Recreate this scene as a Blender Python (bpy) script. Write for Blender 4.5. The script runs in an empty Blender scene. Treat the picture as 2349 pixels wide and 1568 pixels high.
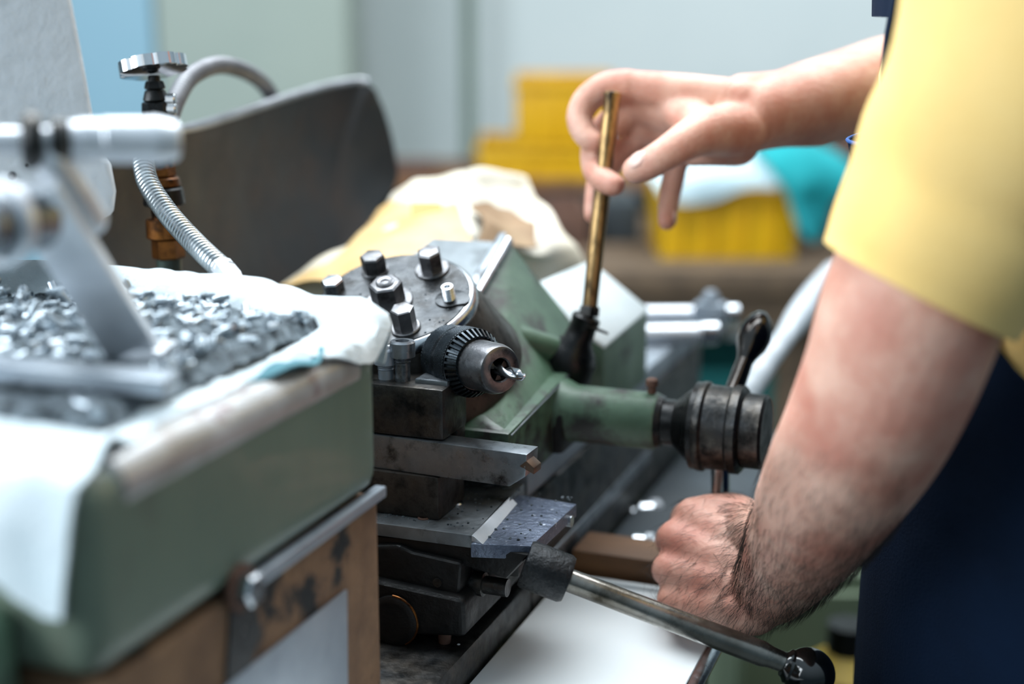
import bpy, bmesh, math, random
from mathutils import Vector, Matrix, noise
from mathutils.bvhtree import BVHTree
V = Vector
PI = math.pi
R = math.radians
random.seed(7)
SC = bpy.context.scene
COL = SC.collection

# ------------------------------------------------------------------ camera model (2349 x 1568)
FPX = 2349 * 50.0 / 36.0
YAW, PIT = R(20.6), R(13.2)
CF = V((-math.sin(YAW) * math.cos(PIT), math.cos(YAW) * math.cos(PIT), -math.sin(PIT)))
CR = V((math.cos(YAW), math.sin(YAW), 0))
CU = CR.cross(CF)
CP = V((0, 0, 1.40))
def ray(px, py): return CF + CR * ((px - 1174.5) / FPX) + CU * ((784 - py) / FPX)
def at(px, py, d): return CP + ray(px, py) * d
def on(px, py, ax, v):
    r = ray(px, py)
    return CP + r * ((v - CP[ax]) / r[ax])
def onp(px, py, p0, n):
    r = ray(px, py)
    return CP + r * ((V(p0) - CP).dot(n) / r.dot(n))

# ------------------------------------------------------------------ materials
def lin(h):
    if isinstance(h, str):
        h = h.lstrip('#'); h = [int(h[i:i + 2], 16) / 255 for i in (0, 2, 4)]
    return tuple((c / 12.92 if c <= .04045 else ((c + .055) / 1.055) ** 2.4) for c in h) + (1,)
MATS = {}
def pm(name, c1, c2=None, scale=20, rough=.5, metal=0., bump=0., c3=None, s3=60, t3=.62, w3=.06, rvar=0., detail=6,
       t2=(.35, .65), spec=.5, sss=0., coat=0., bscale=None, stretch=None, sheen=0., trans=0., m3=None, r3=None):
    if name in MATS: return MATS[name]
    m = bpy.data.materials.new(name); m.use_nodes = True
    nt = m.node_tree; N = nt.nodes; L = nt.links
    b = N['Principled BSDF']
    tc = N.new('ShaderNodeTexCoord'); src = tc.outputs['Object']
    if stretch:
        mp = N.new('ShaderNodeMapping'); mp.inputs['Scale'].default_value = stretch
        L.new(src, mp.inputs['Vector']); src = mp.outputs['Vector']
    def nz(sc, de=detail, ro=.6):
        n = N.new('ShaderNodeTexNoise'); n.inputs['Scale'].default_value = sc
        n.inputs['Detail'].default_value = de; n.inputs['Roughness'].default_value = ro
        L.new(src, n.inputs['Vector']); return n.outputs['Fac']
    def ramp(fac, a, ca, bb, cb):
        r = N.new('ShaderNodeValToRGB'); e = r.color_ramp.elements
        e[0].position = a; e[0].color = ca; e[1].position = bb; e[1].color = cb
        L.new(fac, r.inputs['Fac']); return r.outputs['Color']
    A = lin(c1); B = lin(c2) if c2 else A
    n1 = nz(scale)
    if c2:
        col = ramp(n1, t2[0], A, t2[1], B)
    else:
        rgb = N.new('ShaderNodeRGB'); rgb.outputs[0].default_value = A; col = rgb.outputs[0]
    b.inputs['Metallic'].default_value = metal; b.inputs['Roughness'].default_value = rough
    if c3:
        n3 = nz(s3, 8, .65)
        msk = ramp(n3, t3 - w3, (0, 0, 0, 1), t3 + w3, (1, 1, 1, 1))
        mx = N.new('ShaderNodeMix'); mx.data_type = 'RGBA'
        L.new(msk, mx.inputs[0]); L.new(col, mx.inputs[6]); mx.inputs[7].default_value = lin(c3)
        col = mx.outputs[2]
        for key, v0, v1 in (('Metallic', metal, m3), ('Roughness', rough, r3)):
            if v1 is not None:
                mr = N.new('ShaderNodeMapRange'); mr.inputs[3].default_value = v0; mr.inputs[4].default_value = v1
                L.new(msk, mr.inputs[0]); L.new(mr.outputs[0], b.inputs[key])
    L.new(col, b.inputs['Base Color'])
    if rvar and not (c3 and r3 is not None):
        mr = N.new('ShaderNodeMapRange'); mr.inputs[1].default_value = .3; mr.inputs[2].default_value = .7
        mr.inputs[3].default_value = max(.03, rough - rvar); mr.inputs[4].default_value = min(1, rough + rvar)
        L.new(nz(scale * 2.3), mr.inputs[0]); L.new(mr.outputs[0], b.inputs['Roughness'])
    if bump:
        bp = N.new('ShaderNodeBump'); bp.inputs['Strength'].default_value = min(1, bump); bp.inputs['Distance'].default_value = .002
        L.new(nz(bscale or scale * 4), bp.inputs['Height']); L.new(bp.outputs[0], b.inputs['Normal'])
    b.inputs['Specular IOR Level'].default_value = spec
    if sss:
        b.inputs['Subsurface Weight'].default_value = sss; b.inputs['Subsurface Radius'].default_value = (.012, .005, .003)
        b.inputs['Subsurface Scale'].default_value = 1.0
    if coat: b.inputs['Coat Weight'].default_value = coat; b.inputs['Coat Roughness'].default_value = .08
    if sheen: b.inputs['Sheen Weight'].default_value = sheen
    if trans: b.inputs['Transmission Weight'].default_value = trans
    MATS[name] = m
    return m

M = {}
M['green'] = pm('worn_green_paint', '#4d6353', '#5f7862', 18, .45, 0, .25, c3='#2c312b', s3=22, t3=.62, w3=.05, rvar=.1, coat=.1)
M['green_oily'] = pm('oily_green_paint', '#344f3c', '#4c6752', 22, .48, 0, .3, c3='#1b1c16', s3=24, t3=.53, w3=.07, coat=.06)
M['headgreen'] = pm('headstock_green', '#58695d', '#6a7666', 9, .45, 0, .15, c3='#4f4a40', s3=12, t3=.66, w3=.08, stretch=(1, 1, .5), coat=.2)
M['lidedge'] = pm('bare_lid_edge', '#b9bbbd', '#98948f', 30, .35, .4, .1, c3='#6b4038', s3=25, t3=.62, w3=.05)
M['brown'] = pm('peeling_brown', '#7c5e44', '#5d4431', 30, .8, 0, .6, c3='#0f1315', s3=14, t3=.58, w3=.03)
M['plate'] = pm('brushed_grey_plate', '#8d96a0', '#a3abb3', 14, .4, .6, .1, rvar=.1)
M['steel'] = pm('machined_steel', '#989ea4', '#747a80', 35, .33, .85, .12, c3='#2a2a29', s3=55, t3=.62, w3=.08, rvar=.1)
M['steel_dark'] = pm('grimy_dark_steel', '#3c3f42', '#55504a', 40, .38, .85, .3, c3='#17191a', s3=45, t3=.55, w3=.1, rvar=.12)
M['turretside'] = pm('turret_casting_steel', '#4e4843', '#393633', 30, .45, .7, .35, c3='#1e1b19', s3=70, t3=.6, w3=.08, rvar=.12)
M['disc'] = pm('oiled_turret_top', '#34373a', '#4a4c4e', 28, .3, .85, .18, c3='#171615', s3=40, t3=.58, w3=.1, rvar=.12)
M['bright'] = pm('bright_steel', '#c3c8cd', '#a4a9ae', 40, .22, 1, .06, rvar=.08)
M['satin'] = pm('satin_steel', '#dfe3e8', '#c9ced5', 25, .4, .55, .05, rvar=.05)
M['chrome'] = pm('chrome', '#dcdfe2', None, 40, .1, 1)
M['rodsteel'] = pm('stained_lever_steel', '#8d8b86', '#6c675f', 30, .26, .95, .1, c3='#3b372f', s3=38, t3=.6, w3=.12, rvar=.08)
M['darkchrome'] = pm('dark_polished_steel', '#4a4745', '#3a3836', 30, .16, 1, .04)
M['midplate'] = pm('grey_worn_top', '#747c80', '#62696d', 22, .45, .4, .2, c3='#3d4346', s3=30, t3=.62, w3=.08)
M['black'] = pm('blackened_steel', '#111314', '#1d1d1d', 40, .32, .6, .2, rvar=.1)
M['cast'] = pm('rough_oily_cast_iron', '#1f2123', '#303234', 60, .3, .7, .7, bscale=300, rvar=.1)
M['chuckblack'] = pm('blued_chuck_steel', '#3e454b', '#33383c', 60, .3, .9, .1, rvar=.08)
M['nose'] = pm('worn_nose_steel', '#77777a', '#595a5c', 50, .32, .85, .15, c3='#2b2927', s3=90, t3=.6, w3=.1)
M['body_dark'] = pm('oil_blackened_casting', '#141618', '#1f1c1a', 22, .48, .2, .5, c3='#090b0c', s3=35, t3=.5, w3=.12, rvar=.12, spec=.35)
M['oilplate'] = pm('oiled_slide_plate', '#82888c', '#62676b', 26, .34, .6, .2, c3='#2e2b29', s3=38, t3=.6, w3=.1, rvar=.1)
M['wetplate'] = pm('speckled_slide_apron', '#6a7486', '#4d5668', 45, .34, .6, .8, c3='#c2cad6', s3=190, t3=.66, w3=.04, bscale=260)
M['brass'] = pm('tarnished_brass', '#8a5524', '#4e3019', 40, .35, .85, .2, c3='#1c120d', s3=60, t3=.57, w3=.08)
M['bronze'] = pm('worn_bronze_rod', '#b39263', '#5d4a33', 45, .34, .95, .25, c3='#2a231e', s3=60, t3=.56, w3=.06, stretch=(1, 1, .3), t2=(.42, .58))
M['pipe'] = pm('dark_green_pipe', '#34473f', '#27302d', 40, .45, .2, .2)
M['hose'] = pm('flex_hose_steel', '#b2b9bd', '#8a8f92', 40, .3, .95, .1, c3='#4f4a44', s3=60, t3=.64, w3=.06)
M['hose_dark'] = pm('grey_flex_hose', '#7c7d80', '#66666a', 40, .45, .6, .1)
M['guard'] = pm('rusty_grey_sheet', '#2f2d2c', '#26292c', 9, .5, .3, .3, c3='#3a2f29', s3=14, t3=.58, w3=.12, rvar=.1)
M['guardedge'] = pm('guard_edge_steel', '#a8abb0', '#8b8d90', 20, .4, .8)
M['pale'] = pm('pale_pitted_paint', '#e2e6ea', '#d2d8dd', 12, .6, 0, .6, c3='#8f9496', s3=70, t3=.72, w3=.03, bscale=90)
M['rag'] = pm('pale_cotton_rag', '#dde6ea', '#cbd9df', 16, .9, 0, .5, c3='#a7a48c', s3=14, t3=.68, w3=.05, bscale=300, sheen=.2)
M['sleeve'] = pm('turned_steel_piece', '#bcc6ce', '#8d979e', 60, .3, .85, .1)
M['swarf'] = pm('steel_swarf', '#545e65', '#88939a', 160, .42, .8, 1, c3='#171d21', s3=120, t3=.55, w3=.08)
M['sack'] = pm('cream_plastic', '#dcd7ca', '#cfc4ae', 8, .5, 0, .2, spec=.4)
M['sackorange'] = pm('amber_plastic', '#d0a05c', '#dcc08c', 9, .5, 0, .1)
M['orangepatch'] = pm('orange_label', '#d59a47', None, 9, .5)
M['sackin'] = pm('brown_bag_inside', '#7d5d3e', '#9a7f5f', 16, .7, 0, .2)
M['tail'] = pm('pale_grey_cover', '#ccd3d4', '#b6bfc0', 14, .45, .1, .1)
M['yellowbin'] = pm('yellow_bin_plastic', '#cda006', '#bb8a00', 6, .45, 0, .05)
M['teal'] = pm('teal_cloth', '#009499', '#007f86', 9, .8, 0, .3)
M['tealshade'] = pm('teal_rag_shade', '#4f7f89', '#43727d', 9, .85, 0, .3)  # shade of the rag's front edge, put into the base colour
M['tealdark'] = pm('dark_teal_plastic', '#0c6f6d', '#0a5a5a', 9, .55)
M['whitecloth'] = pm('pale_blue_cloth', '#c9dce1', '#b5ccd3', 10, .85, 0, .3)
M['wood'] = pm('aged_bench_wood', '#66533f', '#483a2d', 12, .7, 0, .3, stretch=(.3, 4, 4))
M['woodwarm'] = pm('warm_brown_wood', '#75502f', '#563a22', 18, .65, 0, .3, stretch=(.5, 3, 3))
M['rust'] = pm('rusty_brown', '#6b4a3a', '#4a372f', 25, .75, .1, .4)
M['darkclutter'] = pm('dark_blue_grey', '#2a343b', '#20282d', 16, .6)
M['traywhite'] = pm('white_enamel_tray', '#e8ebeb', '#e0e5e6', 6, .35, 0, .02, c3='#8f8471', s3=42, t3=.735, w3=.02)
M['wall'] = pm('pale_grey_wall', '#bac3c3', '#b1bcbd', 1.2, .8)
M['wallgreen'] = pm('grey_green_panel', '#8f9b93', '#98a39a', 1.5, .7)
M['wallblue'] = pm('blue_grey_panel', '#7fa5b7', '#86aaba', 1.5, .7)
M['polegreen'] = pm('grey_green_pipe_paint', '#66766c', '#5b6a61', 6, .6)
M['floor'] = pm('workshop_floor', '#4b5150', '#3c4242', 3, .6, 0, .2)
M['olive'] = pm('olive_cabinet_paint', '#63705a', '#57644f', 5, .6)
M['yellowcan'] = pm('mustard_can', '#b3962c', '#a38727', 8, .55)
M['greenpatch'] = pm('green_can', '#1d6b46', '#185a3c', 8, .55)
M['shirt'] = pm('yellow_cotton', '#f0cf8a', '#eec472', 5, .9, 0, .25, bscale=500, sheen=.1)
M['navy'] = pm('navy_twill', '#071a31', '#051427', 8, .9, 0, .35, bscale=600, spec=.15)
M['navyseam'] = pm('blue_edge_stitch', '#1c4f8f', '#174684', 80, .8)
M['skin'] = pm('skin', '#dbb09d', '#c6927e', 24, .5, 0, .4, c3='#bd7565', s3=12, t3=.60, w3=.16, bscale=240, sss=.2, spec=.4)
M['nail'] = pm('nail', '#e6bfb2', None, 20, .3, sss=.1)
M['hairarm'] = pm('dark_arm_hair', '#2a211d', None, 20, .6)
M['hair'] = pm('dark_brown_hair', '#2f231b', '#3c2d22', 60, .55, 0, .8)
M['eye'] = pm('eye_white', '#e8e6e2', None, 20, .2)
M['iris'] = pm('eye_iris', '#3a2a1d', None, 20, .2)
M['knob'] = pm('black_glossy_plastic', '#07090a', None, 20, .12, 0, 0, coat=.6)
M['boot'] = pm('black_boot_leather', '#1d1b19', '#2a2724', 30, .5, 0, .3)
M['carbide'] = pm('brown_carbide_tip', '#6b5444', '#4d3d33', 60, .4, .6)
M['coolant'] = pm('milky_coolant', '#d9dde0', None, 40, .15, 0, 0, trans=0)

# ------------------------------------------------------------------ mesh helpers
def frame(axis, hint=V((0, 0, 1))):
    a = V(axis).normalized()
    if abs(a.dot(hint)) > .98: hint = V((1, 0, 0))
    x = hint.cross(a).normalized(); y = a.cross(x)
    return x, y, a
def ringverts(bm, c, x, y, rx, ry=None, seg=24, ph=0.):
    ry = rx if ry is None else ry
    return [bm.verts.new(c + x * (rx * math.cos(ph + 2 * PI * i / seg)) + y * (ry * math.sin(ph + 2 * PI * i / seg))) for i in range(seg)]
def skin_rings(bm, rings, cap=True):
    for a, b in zip(rings, rings[1:]):
        n = len(a)
        for i in range(n): bm.faces.new((a[i], a[(i + 1) % n], b[(i + 1) % n], b[i]))
    if cap:
        bm.faces.new(list(reversed(rings[0]))); bm.faces.new(rings[-1])
def lathe(bm, o, axis, prof, seg=40, hint=V((0, 0, 1)), cap=True, ph=0.):
    x, y, a = frame(axis, hint)
    rings = [ringverts(bm, V(o) + a * h, x, y, max(r, 1e-5), None, seg, ph) for r, h in prof]
    skin_rings(bm, rings, cap); return bm
def cyl(bm, p0, p1, r0, r1=None, seg=24, bev=0.):
    p0, p1 = V(p0), V(p1); l = (p1 - p0).length; r1 = r0 if r1 is None else r1
    pr = [(r0, 0), (r1, l)] if not bev else [(r0 - bev, 0), (r0, bev), (r1, l - bev), (r1 - bev, l)]
    return lathe(bm, p0, p1 - p0, pr, seg)
def tube(bm, pts, rad, seg=14, flat=None, up=None):
    pts = [V(p) for p in pts]; rings = []
    n = len(pts); prevx = None
    for i, p in enumerate(pts):
        t = (pts[min(i + 1, n - 1)] - pts[max(i - 1, 0)]).normalized()
        if prevx is None:
            x, y, a = frame(t, V(up) if up else V((0, 0, 1)))
        else:
            x = (prevx - t * prevx.dot(t)).normalized(); y = t.cross(x)
        prevx = x
        r = rad[i] if isinstance(rad, (list, tuple)) else rad
        f = 1 if flat is None else (flat[i] if isinstance(flat, (list, tuple)) else flat)
        rings.append(ringverts(bm, p, x, y, r, r * f, seg))
    skin_rings(bm, rings); return bm
def smooth_path(pts, k=8):
    pts = [tuple(p) for p in pts]; out = []; n = len(pts)
    dim = len(pts[0])
    for i in range(n - 1):
        p0, p1, p2, p3 = pts[max(i - 1, 0)], pts[i], pts[i + 1], pts[min(i + 2, n - 1)]
        for j in range(k):
            t = j / k
            out.append(tuple(.5 * (2 * p1[d] + (p2[d] - p0[d]) * t + (2 * p0[d] - 5 * p1[d] + 4 * p2[d] - p3[d]) * t * t + (3 * p1[d] - p0[d] - 3 * p2[d] + p3[d]) * t ** 3) for d in range(dim)))
    out.append(pts[-1]); return out
def stube(bm, pr, k=6, seg=14, flat=None):
    """pr: list of (point, radius); smooth tube with rounded ends"""
    P = smooth_path([tuple(p) + (r,) for p, r in pr], k)
    pts = [V(p[:3]) for p in P]; rad = [max(p[3], .0008) for p in P]
    d0 = (pts[0] - pts[1]).normalized(); d1 = (pts[-1] - pts[-2]).normalized()
    hp, hr = [], []
    for f in (.95, .7, .35):
        hp.append(pts[0] + d0 * rad[0] * f); hr.append(rad[0] * math.sqrt(1 - f * f))
    tp, tr = [], []
    for f in (.35, .7, .95):
        tp.append(pts[-1] + d1 * rad[-1] * f); tr.append(rad[-1] * math.sqrt(1 - f * f))
    return tube(bm, hp + pts + tp, hr + rad + tr, seg, flat)
def ball(bm, c, r, sx=1, sy=1, sz=1, seg=24, rot=None):
    m = Matrix.Translation(V(c)) @ (rot or Matrix.Identity(4)) @ Matrix.Diagonal((sx, sy, sz, 1))
    bmesh.ops.create_uvsphere(bm, u_segments=seg, v_segments=seg // 2, radius=r, matrix=m); return bm
def bevel_all(bm, w, seg=2, ang=25):
    es = [e for e in bm.edges if len(e.link_faces) == 2 and e.calc_face_angle(0) > R(ang)]
    if es and w: bmesh.ops.bevel(bm, geom=es, offset=w, segments=seg, affect='EDGES', profile=.6, clamp_overlap=True)
    return bm
def box(lo, hi, bev=.002, seg=2):
    bm = bmesh.new(); lo, hi = V(lo), V(hi)
    bmesh.ops.create_cube(bm, size=1, matrix=Matrix.Translation((lo + hi) / 2) @ Matrix.Diagonal((*(hi - lo), 1)))
    return bevel_all(bm, bev, seg)
def obox(c, ax, ay, az, sx, sy, sz, bev=.002, seg=2):
    bm = bmesh.new()
    m = Matrix((V(ax).normalized(), V(ay).normalized(), V(az).normalized())).transposed().to_4x4()
    bmesh.ops.create_cube(bm, size=1, matrix=Matrix.Translation(V(c)) @ m @ Matrix.Diagonal((sx, sy, sz, 1)))
    bevel_all(bm, bev, seg); bmesh.ops.recalc_face_normals(bm, faces=bm.faces); return bm
def prism(pts, ext, bev=.002, seg=2):
    bm = bmesh.new(); e = V(ext)
    a = [bm.verts.new(V(p)) for p in pts]; b = [bm.verts.new(V(p) + e) for p in pts]
    bm.faces.new(a); bm.faces.new(list(reversed(b))); n = len(pts)
    for i in range(n): bm.faces.new((a[(i + 1) % n], a[i], b[i], b[(i + 1) % n]))
    bmesh.ops.recalc_face_normals(bm, faces=bm.faces)
    return bevel_all(bm, bev, seg)
def hull8(b4, t4, bev=.003, seg=2):
    bm = bmesh.new(); a = [bm.verts.new(V(p)) for p in b4]; b = [bm.verts.new(V(p)) for p in t4]
    bm.faces.new(a); bm.faces.new(b)
    for i in range(4): bm.faces.new((a[i], a[(i + 1) % 4], b[(i + 1) % 4], b[i]))
    bmesh.ops.recalc_face_normals(bm, faces=bm.faces)
    return bevel_all(bm, bev, seg)
def pxprism(px, ax, val, depth, bev=.002, seg=2):
    e = V((0, 0, 0)); e[ax] = depth
    return prism([on(x, y, ax, val) for x, y in px], e, bev, seg)
def sheet(gridpts, thick=.0015):
    """grid of points -> thin solid sheet"""
    bm = bmesh.new(); h = len(gridpts); w = len(gridpts[0])
    vs = [[bm.verts.new(V(p)) for p in row] for row in gridpts]
    for i in range(h - 1):
        for j in range(w - 1): bm.faces.new((vs[i][j], vs[i][j + 1], vs[i + 1][j + 1], vs[i + 1][j]))
    bm.normal_update()
    bmesh.ops.solidify(bm, geom=bm.faces[:], thickness=thick)
    bmesh.ops.recalc_face_normals(bm, faces=bm.faces); return bm

def setp(o, label=None, cat=None, group=None, kind=None):
    if label: o['label'] = label
    if cat: o['category'] = cat
    if group: o['group'] = group
    if kind: o['kind'] = kind
    return o
LOC = {}
def thing(name, loc, label, cat, group=None):
    o = bpy.data.objects.new(name, None); COL.objects.link(o)
    o.empty_display_size = .03; o.location = V(loc); LOC[o.name] = V(loc)
    return setp(o, label, cat, group)
def mesh_from(bm, name, mat, smooth=35):
    me = bpy.data.meshes.new(name); bm.to_mesh(me); bm.free()
    if smooth:
        for p in me.polygons: p.use_smooth = True
        me.set_sharp_from_angle(angle=R(smooth))
    for m in (mat if isinstance(mat, (list, tuple)) else [mat]): me.materials.append(m)
    return me
def base_of(bm):
    xs = [v.co for v in bm.verts]
    return V(((min(v.x for v in xs) + max(v.x for v in xs)) / 2, (min(v.y for v in xs) + max(v.y for v in xs)) / 2, min(v.z for v in xs)))
def obj(name, bm, mat, parent=None, label=None, cat=None, group=None, kind=None, smooth=35):
    """world-space bmesh -> one mesh object (a part when parent is given)"""
    if parent is not None:
        off = V((0, 0, 0)); q = parent
        while q is not None: off = off + q.location; q = q.parent
        loc = V((0, 0, 0))
    else:
        off = base_of(bm); loc = off.copy()
    bmesh.ops.translate(bm, verts=bm.verts, vec=-off)
    o = bpy.data.objects.new(name, mesh_from(bm, name, mat, smooth)); COL.objects.link(o)
    if parent is not None: o.parent = parent
    o.location = loc
    return setp(o, label, cat, group, kind)
def voxel_mesh(bm, voxel, smooth=6, fac=.5):
    me = bpy.data.meshes.new('tmp'); bm.to_mesh(me); bm.free()
    o = bpy.data.objects.new('tmp', me); COL.objects.link(o)
    r = o.modifiers.new('r', 'REMESH'); r.mode = 'VOXEL'; r.voxel_size = voxel; r.use_smooth_shade = True
    if smooth:
        s = o.modifiers.new('s', 'SMOOTH'); s.factor = fac; s.iterations = smooth
    dg = bpy.context.evaluated_depsgraph_get(); dg.update()
    out = bpy.data.meshes.new_from_object(o.evaluated_get(dg))
    bpy.data.objects.remove(o); bpy.data.meshes.remove(me)
    b2 = bmesh.new(); b2.from_mesh(out); bpy.data.meshes.remove(out); return b2
def merge(*bms):
    out = bms[0]
    for b in bms[1:]:
        me = bpy.data.meshes.new('t'); b.to_mesh(me); b.free(); out.from_mesh(me); bpy.data.meshes.remove(me)
    return out
def dup(root, loc, rot=None, label=None):
    r = root.copy(); COL.objects.link(r); r.location = loc
    if rot is not None: r.rotation_euler = rot
    if label: r['label'] = label
    for ch in list(root.children):
        c = ch.copy(); COL.objects.link(c); c.parent = r
        for g in ch.children:
            d = g.copy(); COL.objects.link(d); d.parent = c
    return r
X3, Y3, Z3 = V((1, 0, 0)), V((0, 1, 0)), V((0, 0, 1))

# ================================================================== SETTING
obj('floor', box((-4.5, -2, -.05), (3.5, 5.2, 0), 0), M['floor'], kind='structure')
WD = V((-math.sin(YAW), math.cos(YAW), 0))            # horizontal viewing direction: the back wall faces the machine
def wallpt(px, py, dist):                             # point on the vertical plane at horizontal distance dist
    return onp(px, py, CP + WD * dist, WD)
def wslab(x0, x1, z0, z1, dist, depth, bev=0.):
    """slab parallel to the back wall; x measured along the camera's right axis"""
    b = WD * dist
    P = [CR * x0 + b + Z3 * z0, CR * x1 + b + Z3 * z0, CR * x1 + b + Z3 * z1, CR * x0 + b + Z3 * z1]
    return prism([V((p.x, p.y, p.z)) for p in P], WD * depth, bev)
obj('wall_back', wslab(-2.6, 3.2, 0, 2.9, 4.1, .12), M['wall'], kind='structure')
t = thing('steel_cabinet', CR * -1.28 + WD * 3.75, 'tall grey-green steel cabinet against the back wall, beside the vertical pipe', 'cabinet')
obj('body', wslab(-.905, -.42, .02, 2.3, 3.7, .36, .01), M['wallgreen'], t)
obj('plinth', wslab(-.89, -.44, 0, .019, 3.72, .32, .005), M['polegreen'], t)
t = thing('steel_cabinet', CR * -1.4 + WD * 3.8, 'tall blue-grey steel cabinet at the far left, behind the coolant valve', 'cabinet')
obj('body', wslab(-1.75, -.912, .02, 2.3, 3.7, .36, .01), M['wallblue'], t)
obj('plinth', wslab(-1.7, -.93, 0, .019, 3.72, .32, .005), M['polegreen'], t)
# vertical pipe
pb = wallpt(1075, 200, 3.98)
bm = cyl(bmesh.new(), V((pb.x, pb.y, 0)), V((pb.x, pb.y, 2.6)), .019, seg=20)
obj('wall_pipe', bm, M['polegreen'], label='thin dark grey-green pipe running straight up the back wall', cat='pipe')

# ------------------------------------------------------------------ work bench with bins
zt = .945
t = thing('work_bench', CR * .2 + WD * 2.9, 'old wooden work bench along the back wall, under the yellow bins', 'bench')
def hz(px, py, z): return on(px, py, 2, z)
dF = 2.50
obj('bench_top', wslab(-.40, 1.4, zt - .045, zt, dF, 1.25, .004), M['wood'], t)
obj('front_board', wslab(-.40, 1.4, zt - .11, zt - .045, dF + .02, .03, .003), M['wood'], t)
for x in (-.38, 0.5, 1.3):
    for d in (dF + .08, dF + 1.2):
        obj('leg', wslab(x, x + .07, 0, zt - .045, d, .07, .003), M['wood'], t)
obj('lower_shelf', wslab(-.31, 1.29, .30, .33, dF + .16, .95, .003), M['wood'], t)

def bin_(xc, d, z, w, h, dep, label, group='yellow storage bins', front=.55):
    b = thing('storage_bin', CR * xc + WD * d + Z3 * z, label, 'bin', group)
    x0, x1 = xc - w / 2, xc + w / 2; tt = .006
    obj('bottom_panel', wslab(x0, x1, z, z + tt, d, dep, .001), M['yellowbin'], b)
    obj('back_panel', wslab(x0, x1, z + tt, z + h, d + dep - tt, tt, .001), M['yellowbin'], b)
    obj('front_panel', wslab(x0, x1, z + tt, z + h * front, d, tt, .001), M['yellowbin'], b)
    bb = WD * d
    for xs in (x0, x1 - tt):
        P = [(0, z + tt), (dep - tt, z + tt), (dep - tt, z + h), (dep * .38, z + h), (tt, z + h * front), (0, z + h * front)]
        obj('side_panel', prism([CR * xs + WD * (d + a) + Z3 * c for a, c in P], CR * tt, .001), M['yellowbin'], b)
    r = wslab(x0 - .006, x1 + .006, z + h * front - .012, z + h * front + .004, d - .008, .014, .003)
    obj('front_lip', r, M['yellowbin'], b)
    for k in range(4):
        xx = x0 + w * (.15 + .233 * k)
        obj('rib', wslab(xx - .004, xx + .004, z + .01, z + h * front - .012, d - .006, .007, .002), M['yellowbin'], b)
    return b
bin_(.402, 2.62, zt, .25, .135, .26, 'yellow plastic bin on the bench front with pale and teal cloths hanging over it', front=.9)
bin_(.085, 3.26, 1.02, .33, .075, .36, 'low wide yellow bin on the wooden riser, underneath a taller yellow bin', front=.9)
bin_(.125, 3.28, 1.096, .235, .150, .30, 'tall yellow bin stacked on top of a lower yellow bin behind the right hand', front=.93)
r_ = thing('wooden_riser', CR * .1 + WD * 3.4 + Z3 * zt, 'brown wooden riser shelf at the back of the bench carrying the stacked yellow bins', 'shelf')
obj('shelf_board', wslab(-.39, .62, 1.0, 1.019, 3.2, .5, .003), M['woodwarm'], r_)
for x in (-.39, .05, .6): obj('support', wslab(x, x + .02, zt, 1.0, 3.22, .46, .002), M['woodwarm'], r_)

def wp(x, d, z): return CR * x + WD * d + Z3 * z
def crumple(pts, amp, sc, seed=0):
    out = []
    for row in pts:
        out.append([V(p) + V((noise.noise(V(p) * sc + V((seed, 0, 0))), noise.noise(V(p) * sc + V((0, seed + 9, 0))), noise.noise(V(p) * sc + V((5, 0, seed))))) * amp for p in row])
    return out
def bilerp_grid(rows, ku, kv):
    """rows of control points -> smooth dense grid"""
    dense = [[V(p) for p in smooth_path([tuple(q) for q in r], kv)] for r in rows]
    cols = list(zip(*dense)); cd = [[V(p) for p in smooth_path([tuple(q) for q in c], ku)] for c in cols]
    return [list(r) for r in zip(*cd)]
# pale cloth over the front bin, teal cloth beside it
g = bilerp_grid([[wp(.25, 2.75, 1.10), wp(.33, 2.76, 1.12), wp(.42, 2.76, 1.14), wp(.50, 2.75, 1.13)],
                 [wp(.25, 2.66, 1.105), wp(.33, 2.66, 1.125), wp(.42, 2.66, 1.14), wp(.50, 2.66, 1.12)],
                 [wp(.26, 2.60, 1.09), wp(.33, 2.60, 1.10), wp(.42, 2.60, 1.105), wp(.49, 2.60, 1.095)],
                 [wp(.265, 2.595, 1.075), wp(.33, 2.594, 1.05), wp(.42, 2.594, 1.075), wp(.48, 2.595, 1.085)]], 6, 6)
obj('cloth', sheet(crumple(g, .012, 14), .003), M['whitecloth'], label='pale blue-white cloth bunched on top of the front yellow bin', cat='cloth')
g = bilerp_grid([[wp(.44, 2.70, 1.135), wp(.50, 2.72, 1.165), wp(.57, 2.72, 1.155), wp(.63, 2.70, 1.12)],
                 [wp(.45, 2.60, 1.13), wp(.51, 2.58, 1.155), wp(.57, 2.58, 1.14), wp(.62, 2.58, 1.10)],
                 [wp(.50, 2.575, 1.06), wp(.525, 2.56, 1.06), wp(.565, 2.57, 1.055), wp(.585, 2.58, 1.05)],
                 [wp(.525, 2.57, 1.01), wp(.54, 2.56, .99), wp(.56, 2.57, .985), wp(.572, 2.58, 1.005)]], 6, 6)
obj('cloth', sheet(crumple(g, .02, 12, 3), .003), M['teal'], label='teal green cloth hanging over the right corner of the front yellow bin', cat='cloth')

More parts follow.
